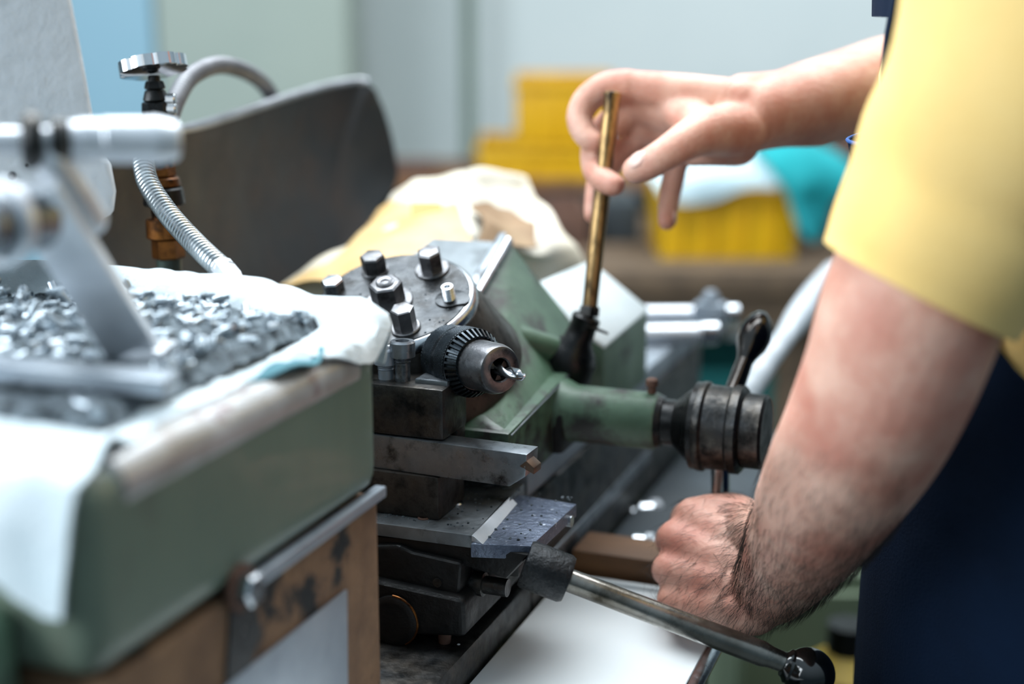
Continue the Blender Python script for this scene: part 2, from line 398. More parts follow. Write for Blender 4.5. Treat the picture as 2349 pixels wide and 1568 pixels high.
def simple(name, bm, mat, label, cat, group=None, **k): return obj(name, bm, M[mat], None, label, cat, group, **k)
simple('wooden_block', wslab(-.36, -.18, 1.02, 1.05, 3.3, .12, .004), 'rust', 'rusty brown block on the riser, left of the stacked yellow bins', 'block')
simple('tool_case', wslab(.16, .255, zt, 1.03, 2.80, .2, .008), 'darkclutter', 'dark blue-grey case on the bench, left of the front yellow bin', 'case')
t = thing('parts_box', wp(.03, 2.85, zt), 'open brown wooden parts box on the bench, behind the cream bag', 'box')
for a, b_ in ((-.09, -.08), (.14, .15)): obj('side_board', wslab(a, b_, zt, zt + .075, 2.75, .22, .002), M['rust'], t)
for d in (2.75, 2.96): obj('end_board', wslab(-.08, .14, zt, zt + .075, d, .01, .002), M['rust'], t)
obj('base_board', wslab(-.08, .14, zt, zt + .008, 2.76, .2, .001), M['rust'], t)
simple('wooden_block', wslab(-.33, -.1, zt, zt + .03, 2.68, .16, .004), 'woodwarm', 'flat brown plank on the bench, seen above the cream bag', 'plank')
t = thing('wooden_crate', wp(.68, 2.75, zt), 'dark brown crate on the bench behind the worker, right of the teal cloth', 'crate')
for k in range(3):
    obj('slat', wslab(.58, .95, zt + .01 + k * .062, zt + .062 + k * .062, 2.78, .014, .002), M['rust'], t)
obj('back_panel', wslab(.58, .95, zt, zt + .2, 3.0, .014, .002), M['rust'], t)
for x in (.58, .936): obj('side_panel', wslab(x, x + .014, zt, zt + .2, 2.794, .206, .002), M['rust'], t)
# below the bench
t = thing('plastic_crate', wp(.42, 2.66, .33), 'teal plastic crate standing on the lower shelf of the bench', 'crate')
obj('front_panel', wslab(.2, .75, .335, .72, 2.64, .012, .004), M['tealdark'], t)
obj('back_panel', wslab(.2, .75, .335, .72, 2.95, .012, .004), M['tealdark'], t)
for x in (.2, .738): obj('side_panel', wslab(x, x + .012, .335, .72, 2.652, .298, .003), M['tealdark'], t)
obj('rim', merge(wslab(.19, .76, .70, .725, 2.63, .012, .003)), M['tealdark'], t)
simple('dark_cabinet', wslab(-.28, .16, .335, .82, 2.72, .5, .006), 'darkclutter', 'dark grey metal chest on the lower shelf of the bench', 'chest')

# ================================================================== LATHE STAND, BED, TRAY
t = thing('lathe_stand', (-.5, .9, 0), 'olive green cast pedestal that carries the lathe', 'stand')
obj('pedestal', box((-.66, .45, .04), (-.34, 1.44, .93), .02), M['olive'], t)
obj('foot_plate', box((-.69, .42, 0), (-.31, 1.48, .04), .008), M['olive'], t)
t = thing('lathe_bed', (-.48, 1.1, .935), 'dark steel lathe bed running away under the turret slide', 'lathe bed')
obj('bed_body', box((-.505, .888, .932), (-.318, 1.40, 1.066), .004), M['steel_dark'], t)
obj('gap_section', box((-.505, .692, .932), (-.318, .887, 1.006), .004), M['steel_dark'], t)
for x0, x1 in ((-.372, -.322), (-.44, -.40), (-.503, -.47)):
    obj('way_rail', box((x0, .889, 1.064), (x1, 1.398, 1.0845), .003), M['plate'], t)
obj('drip_edge', box((-.325, .89, 1.0), (-.3165, 1.2, 1.012), .002), M['steel'], t)
# enamel tray
t = thing('chip_tray', (-.25, .7, .93), 'white enamel drip tray under the front of the lathe with small stains', 'tray')
zt2 = .985
c1, c2, c3_, c4 = hz(1000, 1640, zt2), hz(1655, 1500, zt2), hz(1500, 1330, zt2), hz(1300, 1330, zt2)
obj('tray_floor', box((-.316, .45, zt2 - .006), (-.185, .945, zt2), .002), M['traywhite'], t)
obj('rolled_rim', cyl(bmesh.new(), (-.182, .45, zt2), (-.182, .945, zt2), .0055, seg=16, bev=.001), M['bright'], t)
obj('back_lip', box((-.316, .945, zt2 - .006), (-.178, .950, zt2 + .003), .001), M['traywhite'], t)
obj('front_lip', box((-.316, .444, zt2 - .006), (-.178, .45, zt2 + .012), .002), M['traywhite'], t)
for yb in (.6, .9):
    obj('tray_bracket', merge(box((-.339, yb, .90), (-.20, yb + .04, .93), .004), box((-.24, yb, .925), (-.20, yb + .04, zt2 - .0065), .003)), M['olive'], t)
# things behind the tray
simple('wooden_block', box((-.312, .957, .9725), (-.222, 1.000, 1.004), .003), 'woodwarm', 'brown wooden block lying behind the white tray, left of the left fist', 'block')
t = thing('rear_shelf', (-.2, 1.3, .9), 'dark brown shelf board behind the drip tray carrying small fittings', 'shelf')
obj('shelf_board', box((-.316, .953, .955), (-.215, 1.42, .972), .003), M['darkclutter'], t)
obj('bracket', box((-.339, 1.1, .88), (-.22, 1.13, .931), .003), M['steel_dark'], t)
obj('bracket', box((-.315, 1.1, .925), (-.22, 1.13, .9545), .003), M['steel_dark'], t)
# fittings
def fitting(px, py, y, s, label, ang):
    p = on(px, py, 1, y)
    d = V((math.cos(ang), math.sin(ang), 0))
    q = thing('pipe_fitting', p - Z3 * s, label, 'pipe fitting')
    obj('body', lathe(bmesh.new(), p - d * s * 2.2, d, [(s * .6, 0), (s * .6, s * 1.4), (s, s * 1.4), (s, s * 3), (s * .7, s * 3), (s * .7, s * 4.2), (s * .5, s * 4.4)], 24), M['bright'], q)
    obj('collar', lathe(bmesh.new(), p + d * s * .2, d, [(s * 1.15, 0), (s * 1.15, s * .7)], 6), M['satin'], q)
    return q
fitting(1475, 1250, 1.02, .009, 'chrome fitting sticking out left of the left fist', .15)
fitting(1490, 1178, 1.16, .011, 'blurred chrome fitting on the rear shelf, above and left of the left fist', .5)
fitting(1470, 1310, 1.10, .008, 'small chrome fitting low behind the left fist', 1.0)
simple('spacer_block', box(on(1470, 1140, 1, 1.3) + V((-.012, 0, -.15)), on(1470, 1140, 1, 1.3) + V((.02, .05, .03)), .004), 'rust', 'reddish brown upright block behind the star handle', 'block')
g = bilerp_grid([[on(1530, 1080, 1, 1.42), on(1580, 1060, 1, 1.42), on(1640, 1080, 1, 1.42)], [on(1535, 1110, 1, 1.36), on(1580, 1095, 1, 1.34), on(1640, 1110, 1, 1.36)], [on(1530, 1140, 1, 1.30), on(1590, 1140, 1, 1.28), on(1650, 1145, 1, 1.30)]], 6, 6)
obj('cloth', sheet(crumple(g, .01, 25, 5), .003), M['tealdark'], label='dark teal rag behind the star handle hub', cat='cloth')
t = thing('tool_cabinet', (.02, 1.75, 0), 'pale olive green floor cabinet behind the lathe, below the worker’s elbow', 'cabinet')
obj('body', wslab(.265, .60, .05, .76, 1.55, .4, .01), M['olive'], t)
obj('door', wslab(.27, .42, .08, .74, 1.535, .014, .004), M['olive'], t)
obj('door', wslab(.43, .59, .08, .74, 1.535, .014, .004), M['olive'], t)
obj('handle', wslab(.435, .442, .55, .68, 1.52, .014, .002), M['bright'], t)
obj('plinth', wslab(.28, .58, 0, .05, 1.57, .36, .002), M['darkclutter'], t)
def can(x, d, z, r, h, mat, label):
    q = thing('oil_can', wp(x, d, z), label, 'can')
    obj('body', lathe(bmesh.new(), wp(x, d, z), Z3, [(r, 0), (r * 1.03, .004), (r, .01), (r, h - .012), (r * 1.03, h - .006), (r, h), (r * .4, h + .015)], 32), M[mat], q)
    obj('cap', lathe(bmesh.new(), wp(x, d, z + h + .013), Z3, [(r * .3, 0), (r * .3, .02)], 24), M['black'], q)
can(.455, 1.50 + .12, .761, .05, .045, 'greenpatch', 'dark green can on the olive cabinet, by the worker’s hip')
t = thing('canister', wp(.40, 1.32, 0), 'mustard yellow canister standing on the floor beside the worker’s leg', 'canister')
obj('body', lathe(bmesh.new(), wp(.345, 1.35, 0), Z3, [(.05, 0), (.054, .01), (.054, .70), (.045, .74), (.02, .76)], 32), M['yellowcan'], t)
obj('cap', lathe(bmesh.new(), wp(.345, 1.35, .758), Z3, [(.022, 0), (.022, .03)], 24), M['black'], t)

# bars on the rear bed
zr = 1.0848
for (p0, p1, r, lb) in ((on(1400, 722, 2, zr + .0085), on(1680, 720, 2, zr + .0085), .0085, 'farther of the two round steel bars lying across the far end of the bed'),
                        (on(1400, 768, 2, zr + .0095), on(1632, 764, 2, zr + .0095), .0095, 'nearer of the two round steel bars lying across the far end of the bed')):
    b_ = thing('steel_bar', (p0 + p1) / 2, lb, 'bar', 'steel bars behind the slide')
    obj('shaft', cyl(bmesh.new(), p0, p1, r, seg=24, bev=.001), M['satin'], b_)
    obj('end_collar', cyl(bmesh.new(), p1 - (p1 - p0).normalized() * .012, p1 + (p1 - p0).normalized() * .006, r * 1.2, seg=24, bev=.001), M['bright'], b_)
q = on(1610, 700, 2, 1.12)
simple('end_stop', merge(box((q.x - .02, 1.372, 1.0847), (q.x + .012, 1.396, 1.112), .004), lathe(bmesh.new(), V((q.x - .004, 1.384, 1.11)), Z3, [(.009, 0), (.009, .008), (.005, .014)], 20)), 'plate', 'small grey steel stop at the far end of the bed, behind the round bars', 'stop')

# ================================================================== HEADSTOCK
HX = -.338
t = thing('lathe_headstock', (-.5, .56, .935), 'green painted lathe headstock with worn rounded edges in the left foreground', 'headstock')
def rounded_block(lo, hi, r, seg=5):
    return box(lo, hi, r, seg)
obj('headstock_casting', rounded_block((-.66, .428, 1.136), (HX, .690, 1.222), .016, 5), M['headgreen'], t)
obj('lid_edge', cyl(bmesh.new(), (HX - .0125, .452, 1.2110), (HX - .0125, .668, 1.2110), .0138, seg=24, bev=.003), M['lidedge'], t, label='worn bare metal edge of the green lid')
obj('lower_casting', box((-.655, .440, .935), (HX - .001, .688, 1.1335), .006, 3), M['brown'], t, label='lower front with peeling brown paint')
obj('ledge_strip', box((HX - .004, .545, 1.131), (HX + .003, .690, 1.1375), .0012), M['plate'], t)
obj('nameplate', pxprism([(500, 1590), (797, 1352), (799, 1590)], 0, HX + .0012, -.0016, .0003), M['plate'], t, label='blank grey metal plate')
b0 = on(550, 1347, 0, HX)
obj('cover_bolt', lathe(bmesh.new(), b0 - X3 * .001, X3, [(.0085, 0), (.0085, .009), (.007, .0105)], 6), M['bright'], t, label='bright square-edged bolt head')
obj('bolt_seat', lathe(bmesh.new(), b0 - X3 * .001, X3, [(.0115, 0), (.0115, .003)], 24), M['rust'], t)
obj('end_cover', box((-.655, .405, .95), (-.372, .4285, 1.168), .010, 4), M['green'], t, label='olive green end cover')
obj('dark_gap_patch', pxprism([(530, 1395), (585, 1375), (600, 1450), (560, 1568), (520, 1560)], 0, HX + .0004, -.001, 0), M['black'], t, label='black gap below the bolt')  # flat black patch on the face; the gap's darkness is its colour

# ---- rag over the lid
def rag_point(x, y):
    """flat cloth coordinates -> folded over the headstock edges"""
    zt_ = 1.2235; px_, py_, pz = x, y, zt_
    f = HX + .001
    # raised rolled hem at far end
    pz += .026 * math.exp(-((y - .700) / .016) ** 2) * (1 if x < -.42 else max(0, 1 - (x + .42) / .09) * .75 + .25)
    pz += .006 * math.exp(-((x + .352) / .012) ** 2) * (1 if y > .62 else 0)
    pz += .008 * math.exp(-((y - .455) / .014) ** 2)
    if x > f:
        o = x - f; px_ = f + .004 * (1 - math.exp(-o * 90)); pz -= o
    ye = .428
    if y < ye:
        o = ye - y; py_ = ye - .004 * (1 - math.exp(-o * 90)) - .0015; pz -= o
    if y > .706:
        o = y - .706; py_ = .706 + .3 * o; pz -= o * .9
    n_ = V((noise.noise(V((x, y, 0)) * 28), noise.noise(V((x, y, 4)) * 28), noise.noise(V((x, y, 8)) * 34)))
    w = 1.0 if (y > .66 or y < .48 or x > -.37) else .3
    return V((px_ + n_.x * .0025 * w, py_ + n_.y * .003 * w - (.004 * abs(n_.x) if y < ye else 0), pz + abs(n_.z) * .006 * w))
def front_limit(y):
    pts = [(.36, -.347), (.40, -.343), (.43, -.338), (.47, -.345), (.52, -.353), (.57, -.352), (.61, -.348), (.64, -.336), (.66, -.326), (.68, -.325), (.70, -.331), (.735, -.345)]
    for (a, b), (c, d) in zip(pts, pts[1:]):
        if a <= y <= c: return b + (d - b) * (y - a) / (c - a)
    return pts[0][1] if y < .36 else pts[-1][1]
rows = []
for i in range(86):
    fy = i / 85
    row = []
    for j in range(71):
        fx = j / 70
        y0 = .378 + .012 * math.sin(fx * 9) - .018 * max(0, 1 - abs(fx - .97) * 9)
        y = y0 + (.735 - y0) * fy
        xf = front_limit(y)
        x = -.655 + (xf + .655) * fx
        row.append(rag_point(x, y))
    rows.append(row)
obj('cotton_rag', sheet(rows, .0016), M['rag'], label='pale cotton rag spread over the headstock lid, its edges hanging down', cat='rag')
g = [[on(560 + 24 * j, 850 - 12 * j + 0 * i, 0, HX + .004 - .01 * i) + Z3 * (.004 * math.sin(j * .9)) for j in range(8)] for i in range(4)]
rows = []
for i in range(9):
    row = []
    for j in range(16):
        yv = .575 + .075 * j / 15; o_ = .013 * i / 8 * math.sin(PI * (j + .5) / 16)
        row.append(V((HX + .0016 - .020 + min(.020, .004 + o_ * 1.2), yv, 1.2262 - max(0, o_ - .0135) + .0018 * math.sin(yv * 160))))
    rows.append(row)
obj('rag_shade_patch', sheet(rows, .001), M['tealshade'], label='small teal sheet, painted shade at the front edge of the pale rag', cat='cloth')  # added teal sheet; the rag's shaded edge is put into its colour
# swarf heap and turned pieces
def heap_z(x, y): return 1.2275 + .010 * math.exp(-(((x + .47) / .11) ** 2 + ((y - .61) / .09) ** 2)) + .004 * noise.noise(V((x, y, 0)) * 40)
rows = [[V((-.62 + (.25) * a / 60, .478 + .205 * b_ / 60, heap_z(-.62 + .25 * a / 60, .478 + .205 * b_ / 60) + .0025 * noise.noise(V((a, b_, 0)) * .9) - .006 * (1 if (a in (0, 60) or b_ in (0, 60)) else 0))) for a in range(61)] for b_ in range(61)]
obj('metal_swarf', sheet(list(reversed(rows)), .003), M['swarf'], label='bed of fine steel swarf on the rag over the headstock', cat='swarf', kind='stuff')
def turned_piece(name, label, group):
    q = thing(name, (0, 0, 0), label, 'metal piece', group)
    a = -.0055
    bm = lathe(bmesh.new(), X3 * a, X3, [(.0016, .0015), (.0016, 0), (.0026, 0), (.0029, .0004), (.0029, .0062), (.0022, .0066), (.0022, .0108), (.0018, .0112)], 14)
    obj('barrel', bm, M['sleeve'], q); return q

# ---- collet lever (foreground left)
foot = V((-.408, .566, 1.236))
kn = at(95, 470, .615)           # knuckle where the flat arm meets the fork
pinL, pinR = at(-120, 322, .60), at(412, 322, .632)
axp = (pinR - pinL).normalized()
t = thing('clamping_lever', foot, 'polished steel clamping lever standing on the headstock lid with a stepped cross pin', 'lever')
ad = (kn - foot).normalized(); side = ad.cross(CF).normalized(); nrm = ad.cross(side).normalized()
obj('flat_arm', obox((foot + kn) / 2 + ad * .004, ad, side, nrm, (kn - foot).length + .012, .0240, .011, .002), M['satin'], t)
# second lever link
kk = at(150, 430, .618); top = at(105, 352, .612)
obj('link_arm', stube(bmesh.new(), [(at(200, 500, .64), .009), (at(160, 440, .628), .0095), (at(118, 372, .615), .008)], 5, 18), M['satin'], t)
kn2 = at(35, 490, .60)
obj('pivot_boss', cyl(bmesh.new(), at(-60, 520, .585), at(95, 500, .62), .0135, seg=28, bev=.002), M['steel'], t)
obj('pivot_washer', cyl(bmesh.new(), at(-20, 512, .594), at(15, 506, .602), .019, seg=28, bev=.002), M['satin'], t)
L_ = (pinR - pinL).length
def pl(px): return ((px + 120) / 532) * L_
obj('cross_pin', lathe(bmesh.new(), pinL, axp, [(.0055, 0), (.0055, pl(50)), (.0062, pl(52)), (.0062, pl(150)), (.0086, pl(152)), (.0086, pl(172)), (.0094, pl(175)), (.0094, pl(228)), (.0100, pl(232)), (.0103, pl(340)), (.0108, pl(350)), (.0104, pl(365)), (.0088, pl(404)), (.0072, pl(412))], 32), M['satin'], t)
obj('collar', lathe(bmesh.new(), pinL + axp * pl(42), axp, [(.0095, 0), (.0125, .002), (.0125, .007), (.0095, .009)], 28), M['steel_dark'], t, label='dark collar on the cross pin')
obj('collar', lathe(bmesh.new(), pinL + axp * pl(108), axp, [(.0085, 0), (.0098, .0015), (.0098, .007), (.0085, .0085)], 28), M['steel_dark'], t, label='dark collar on the cross pin')
bA, bB = on(-60, 838, 2, 1.242), on(395, 880, 2, 1.236)
bd = (bB - bA).normalized(); bs = Z3.cross(bd).normalized()
obj('base_bar', obox((bA + bB) / 2, bd, bs, bd.cross(bs), (bB - bA).length, .020, .008, .0015), M['plate'], t)
obj('foot_block', obox(foot + V((.002, .004, -.002)), bd, bs, bd.cross(bs), .026, .026, .014, .003), M['satin'], t)

# ---- turned pieces
def near_bar(x, y):
    p = V((x, y)); a, b_ = V(bA[:2]), V(bB[:2]); ab = b_ - a
    s = max(0, min(1, (p - a).dot(ab) / ab.dot(ab))); d1 = (p - (a + ab * s)).length
    return d1 < .021 or (p - V(foot[:2])).length < .024
protos = {}
for key, lb, gp in (('right', 'small turned steel piece in the heap right of the lever arm', 'turned steel pieces right of the lever arm'),
                    ('left', 'small turned steel piece in the heap left of the lever arm', 'turned steel pieces left of the lever arm'),
                    ('front', 'small turned steel piece in the pocket in front of the lever base bar', 'turned steel pieces in front of the base bar')):
    protos[key] = (lb, gp, None)
placed = []; rng = random.Random(11); base_piece = None
tries = 0
while len(placed) < 250 and tries < 9000:
    tries += 1
    x = rng.uniform(-.615, -.372); y = rng.uniform(.484, .682)
    # only the part of the lid inside the frame, and inside the rag hems
    if x < -.655 + 0 or x > front_limit(y) - .018 - (.03 if y > .655 else 0): continue
    v = V((x, y, 1.235)) - CP; d = v.dot(CF); px = 1174.5 + FPX * v.dot(CR) / d
    if px < -40: continue
    if near_bar(x, y): continue
    dens = .5 + .5 * noise.noise(V((x * 30, y * 30, 2)))
    if rng.random() > dens + .35: continue
    lay = sum(1 for (a, b_, c) in placed if (a - x) ** 2 + (b_ - y) ** 2 < .0050 ** 2)
    if lay > 2: continue
    z = heap_z(x, y) + .0040 + lay * .0036
    placed.append((x, y, z))
    ang = rng.uniform(0, 2 * PI); tilt = rng.uniform(-.25, .25) if rng.random() < .85 else rng.uniform(-1.2, 1.2)
    on_line = (V((x, y)) - V(bA[:2])).cross(V(bB[:2]) - V(bA[:2])) if False else None
    ab = V(bB[:2]) - V(bA[:2]); q = V((x, y)) - V(bA[:2])
    sgn = ab.x * q.y - ab.y * q.x
    if sgn < 0: key = 'front'
    else:
        cross_px = foot
        ks = V((kn.x, kn.y)); fo = V((foot.x, foot.y))
        vv = V((x, y, z)) - CP; dd = vv.dot(CF); ppx = 1174.5 + FPX * vv.dot(CR) / dd; ppy = 784 - FPX * vv.dot(CU) / dd
        lx = 95 + (330 - 95) * (ppy - 470) / 390
        key = 'left' if ppx < lx else 'right'
    lb, gp, _ = protos[key]
    if base_piece is None:
        base_piece = turned_piece('turned_piece', lb, gp); o = base_piece
    else:
        o = dup(base_piece, (0, 0, 0))
    o['label'] = lb; o['group'] = gp
    o.location = (x, y, z); o.rotation_euler = (rng.uniform(0, 6), tilt, ang)
    s = rng.uniform(.62, .92); o.scale = (s, s, s)

# ---- pale casting at the upper left
pts = [(-760, -260), (120, -260), (165, 0), (190, 130), (217, 280), (222, 352), (255, 372), (268, 440), (262, 492), (238, 505), (120, 552), (-10, 592), (-760, 800)]
def dpt(p, d): return at(p[0], p[1], d)
nC = (CR * -.35 + WD * .937).normalized()
P0 = at(220, 300, .82)
poly = [onp(x, y, P0, nC) for x, y in pts]
t = thing('spindle_cover', (P0.x - .1, P0.y, 0), 'pale grey pitted casting at the upper left edge, behind the clamping lever', 'machine cover')
obj('cover_casting', prism(poly, nC * .07, .007, 3), M['pale'], t)
pp = onp(-700, 300, P0, nC) + nC * .035; pp.x = min(pp.x, -.735)
obj('support_post', cyl(bmesh.new(), (pp.x, pp.y, 0), (pp.x, pp.y, pp.z), .022, seg=24), M['pale'], t)
for x, y, r in ((28, 402, .0022), (10, 425, .0015), (40, 432, .0012), (60, 380, .0010)):
    q = onp(x, y, P0, nC); obj('pit_hole', cyl(bmesh.new(), q - nC * .0006, q + nC * .001, r, seg=12), M['black'], t)

# ---- coolant valve
vx = at(372, 400, .985)
t = thing('coolant_valve', (vx.x, vx.y, 1.0), 'brass coolant valve with a chrome scalloped handwheel on a dark pipe', 'valve')
va = (at(350, 150, .985) - at(390, 620, .985)).normalized()
def vp(y): return onp(351 + (y - 150) * .083, y, vx, WD)
def hy(y0, y1): return (vp(y0), vp(y1))
def seg_(name, y0, y1, r0, r1, mat, sides=28, bev=.001):
    obj(name, cyl(bmesh.new(), vp(y0), vp(y1), r0, r1, sides, bev), M[mat], t)
wc = vp(152); wa = (va + CR * -.10).normalized()
xw, yw, aw = frame(wa)
bm = bmesh.new(); rings = []
for h, k in ((-.0045, .9), (-.0038, 1), (.0038, 1), (.0045, .9), (.0045, .45), (.003, .40), (.003, .2)):
    rings.append([bm.verts.new(wc + aw * h + (xw * math.cos(a) + yw * math.sin(a)) * (.0228 * k * (1 + (.10 * (abs(math.cos(a * 4)) ** .6 - .6) if k > .8 else 0)))) for a in [2 * PI * i / 96 for i in range(96)]])
skin_rings(bm, rings); obj('handwheel', bm, M['chrome'], t)
seg_('spindle', 262, 172, .0042, .0042, 'black')
seg_('packing_nut', 205, 185, .0072, .0062, 'black', 6)
seg_('bonnet', 232, 206, .0088, .0072, 'black')
seg_('bonnet_nut', 275, 233, .0105, .0098, 'black', 6)
seg_('upper_body', 385, 270, .0085, .0085, 'black')
seg_('brass_nut', 405, 372, .0095, .0092, 'brass', 6)
seg_('brass_collar', 428, 406, .0125, .0118, 'brass')
seg_('brass_neck', 452, 428, .0085, .0095, 'brass')
seg_('black_ring', 470, 430, .0145, .0135, 'black')
seg_('brass_body', 520, 448, .0092, .0100, 'brass')
seg_('union_nut', 545, 500, .0142, .0138, 'brass', 40)
seg_('lower_nut', 592, 546, .0115, .0112, 'brass', 6)
p = vp(590); obj('riser_pipe', cyl(bmesh.new(), (p.x, p.y, .93), p + Z3 * .004, .0088, seg=24), M['pipe'], t)
for y in (228, 250): obj('side_plug', cyl(bmesh.new(), vp(y) + CR * .006, vp(y) + CR * .0135, .0042, seg=16, bev=.0008), M['chrome'], t)

# ---- hoses
def corrugated(pts, r, n, amp, seg=16):
    P = smooth_path([tuple(p) for p in pts], max(4, int(n * 4 / (len(pts) - 1))))
    # resample evenly
    P = [V(p) for p in P]; cum = [0]
    for a, b_ in zip(P, P[1:]): cum.append(cum[-1] + (b_ - a).length)
    tot = cum[-1]; N_ = n * 4; out = []; k = 0
    for i in range(N_ + 1):
        s = tot * i / N_
        while k < len(cum) - 2 and cum[k + 1] < s: k += 1
        f = (s - cum[k]) / max(1e-9, cum[k + 1] - cum[k]); out.append(P[k].lerp(P[k + 1], f))
    rad = [r + amp * (1, .6, -1, .6)[i % 4] for i in range(N_ + 1)]
    return tube(bmesh.new(), out, rad, seg), out
t = thing('coolant_nozzle_hose', at(580, 705, .815), 'ribbed steel gooseneck hose with a plain nozzle end reaching down to the rag', 'hose')
gp = [at(372, 300, .972), at(332, 340, .955), at(336, 410, .935), at(378, 480, .91), at(430, 540, .885), at(482, 592, .86), at(520, 625, .845)]
bm, path = corrugated(gp, .0064, 50, .0009)
obj('ribbed_hose', bm, M['hose'], t)
e0, e1 = at(508, 612, .850), at(592, 716, .808); dr = (e1 - e0).normalized()
l_ = (e1 - e0).length
obj('nozzle', lathe(bmesh.new(), e0, dr, [(.0072, 0), (.0072, l_ * .30), (.0062, l_ * .36), (.0056, l_ * .9), (.0048, l_), (.0030, l_), (.0030, l_ - .006)], 8), M['satin'], t)
t = thing('coolant_supply_hose', at(640, 250, 1.3), 'grey ribbed hose arching behind the valve and down behind the splash guard', 'hose')
gp = [at(388, 272, 1.0), at(405, 225, 1.02), at(440, 174, 1.06), at(505, 149, 1.12), at(575, 170, 1.20), at(618, 212, 1.27), at(645, 290, 1.34), at(655, 420, 1.36)]
bm, path = corrugated(gp, .0066, 90, .0005, 14); obj('ribbed_hose', bm, M['hose_dark'], t)

# ---- splash guard
topc = [(150, 318), (260, 312), (415, 300), (520, 272), (640, 232), (740, 202), (815, 189), (845, 193)]
botc = [(150, 700), (260, 720), (415, 760), (520, 760), (640, 700), (700, 660), (752, 622), (772, 600)]
rows = []
gd = {150: -.63, 260: -.63, 415: -.63, 520: -.635, 640: -.64, 740: -.645, 815: -.64, 845: -.63}
ends = [(862, 205), (880, 260), (898, 330), (908, 405), (885, 452), (850, 500), (810, 555), (778, 597)]
TP = smooth_path([tuple(on(x, y, 0, gd[x])) for x, y in topc], 5)
BP = smooth_path([tuple(on(x, y, 0, -.625)) for x, y in botc], 5)
n1, n2 = len(TP), 22
for j in range(n2 + 1):
    f = j / n2; row = []
    for a, b_ in zip(TP, BP):
        p = V(a).lerp(V(b_), f); row.append(p + X3 * (-.012 * math.sin(PI * f)))
    rows.append(row)
# bulging right border following the photographed curve
EP = smooth_path([tuple(on(x, y, 0, -.622)) for x, y in ends], 8)
for j, row in enumerate(rows):
    f = j / n2; q = V(EP[min(len(EP) - 1, int(f * (len(EP) - 1)))])
    for k in range(1, 4): row.append(row[n1 - 1].lerp(q, k / 3))
t = thing('splash_guard', (-.63, 1.1, 1.0), 'dark rusty grey sheet metal splash guard curving behind the turret and hose', 'splash guard')
obj('curved_sheet', sheet(rows, .003), M['guard'], t)
edge = [V(p) + Z3 * .001 for p in TP]
obj('top_edge', tube(bmesh.new(), edge, .0042, 10), M['guardedge'], t, label='bright worn upper edge')
for yv in (.95, 1.2): obj('support_strut', cyl(bmesh.new(), (-.645, yv, .945), (-.645, yv, 1.2), .008, seg=16), M['steel_dark'], t)
obj('foot_bar', box((-.656, .80, .9305), (-.630, 1.35, .95), .003), M['steel_dark'], t)

# ---- cream bag behind the turret
A = {}
def q_(x, y, d): return at(x, y, d)
rows = [[q_(560, 700, 1.20), q_(700, 715, 1.19), q_(850, 700, 1.19), q_(1000, 690, 1.20), q_(1200, 690, 1.25), q_(1350, 690, 1.33)],
        [q_(650, 645, 1.21), q_(790, 615, 1.19), q_(920, 590, 1.19), q_(1080, 600, 1.20), q_(1230, 600, 1.24), q_(1345, 600, 1.32)],
        [q_(735, 610, 1.23), q_(840, 545, 1.22), q_(950, 520, 1.21), q_(1090, 540, 1.20), q_(1235, 570, 1.24), q_(1310, 530, 1.31)],
        [q_(800, 580, 1.26), q_(880, 490, 1.26), q_(975, 462, 1.25), q_(1062, 470, 1.24), q_(1195, 500, 1.33), q_(1250, 470, 1.35)],
        [q_(850, 520, 1.29), q_(915, 440, 1.29), q_(990, 425, 1.29), q_(1062, 425, 1.27), q_(1160, 450, 1.36), q_(1205, 430, 1.37)],
        [q_(905, 445, 1.33), q_(960, 418, 1.33), q_(1020, 398, 1.33), q_(1080, 388, 1.33), q_(1150, 390, 1.37), q_(1190, 410, 1.38)],
        [q_(930, 520, 1.40), q_(980, 480, 1.40), q_(1040, 460, 1.41), q_(1090, 450, 1.42), q_(1150, 450, 1.42), q_(1200, 470, 1.42)]]
t = thing('plastic_bag', at(1000, 700, 1.2) - Z3 * .15, 'crumpled cream plastic bag with an amber side, open behind the turret', 'bag')
g = bilerp_grid(rows, 7, 9)
obj('bag_film', sheet(crumple(g, .010, 22, 2), .0015), M['sack'], t)
rows = [[q_(640, 655, 1.185), q_(760, 640, 1.16), q_(900, 640, 1.145), q_(1040, 650, 1.145)],
        [q_(740, 600, 1.215), q_(840, 550, 1.205), q_(950, 540, 1.19), q_(1085, 560, 1.18)],
        [q_(800, 560, 1.245), q_(880, 492, 1.245), q_(975, 475, 1.235), q_(1050, 480, 1.225)],
        [q_(870, 480, 1.28), q_(910, 455, 1.275), q_(985, 445, 1.27), q_(1035, 445, 1.262)]]
g = bilerp_grid(rows, 6, 6); obj('amber_side', sheet(crumple(g, .004, 30, 6), .0015), M['sackorange'], t, label='amber translucent side panel')
rows = [[q_(945, 498, 1.222), q_(980, 500, 1.219), q_(1018, 503, 1.216)], [q_(942, 465, 1.232), q_(978, 464, 1.229), q_(1012, 466, 1.226)]]
obj('label_patch', sheet(bilerp_grid(rows, 4, 3), .001), M['orangepatch'], t, label='orange patch')
rows = [[q_(1085, 560, 1.180), q_(1160, 570, 1.195), q_(1240, 560, 1.215)], [q_(1095, 505, 1.205), q_(1150, 520, 1.225), q_(1215, 515, 1.255)],
        [q_(1090, 465, 1.225), q_(1140, 462, 1.262), q_(1185, 475, 1.285)]]
obj('bag_opening', sheet(crumple(bilerp_grid(rows, 6, 6), .01, 25, 8), .001), M['sackin'], t, label='shadowed brown inside of the bag')
simple('rear_tray', box((-.625, .95, .932), (-.508, 1.42, 1.055), .01), 'steel_dark', 'dark steel trough behind the bed carrying the cream bag', 'trough')

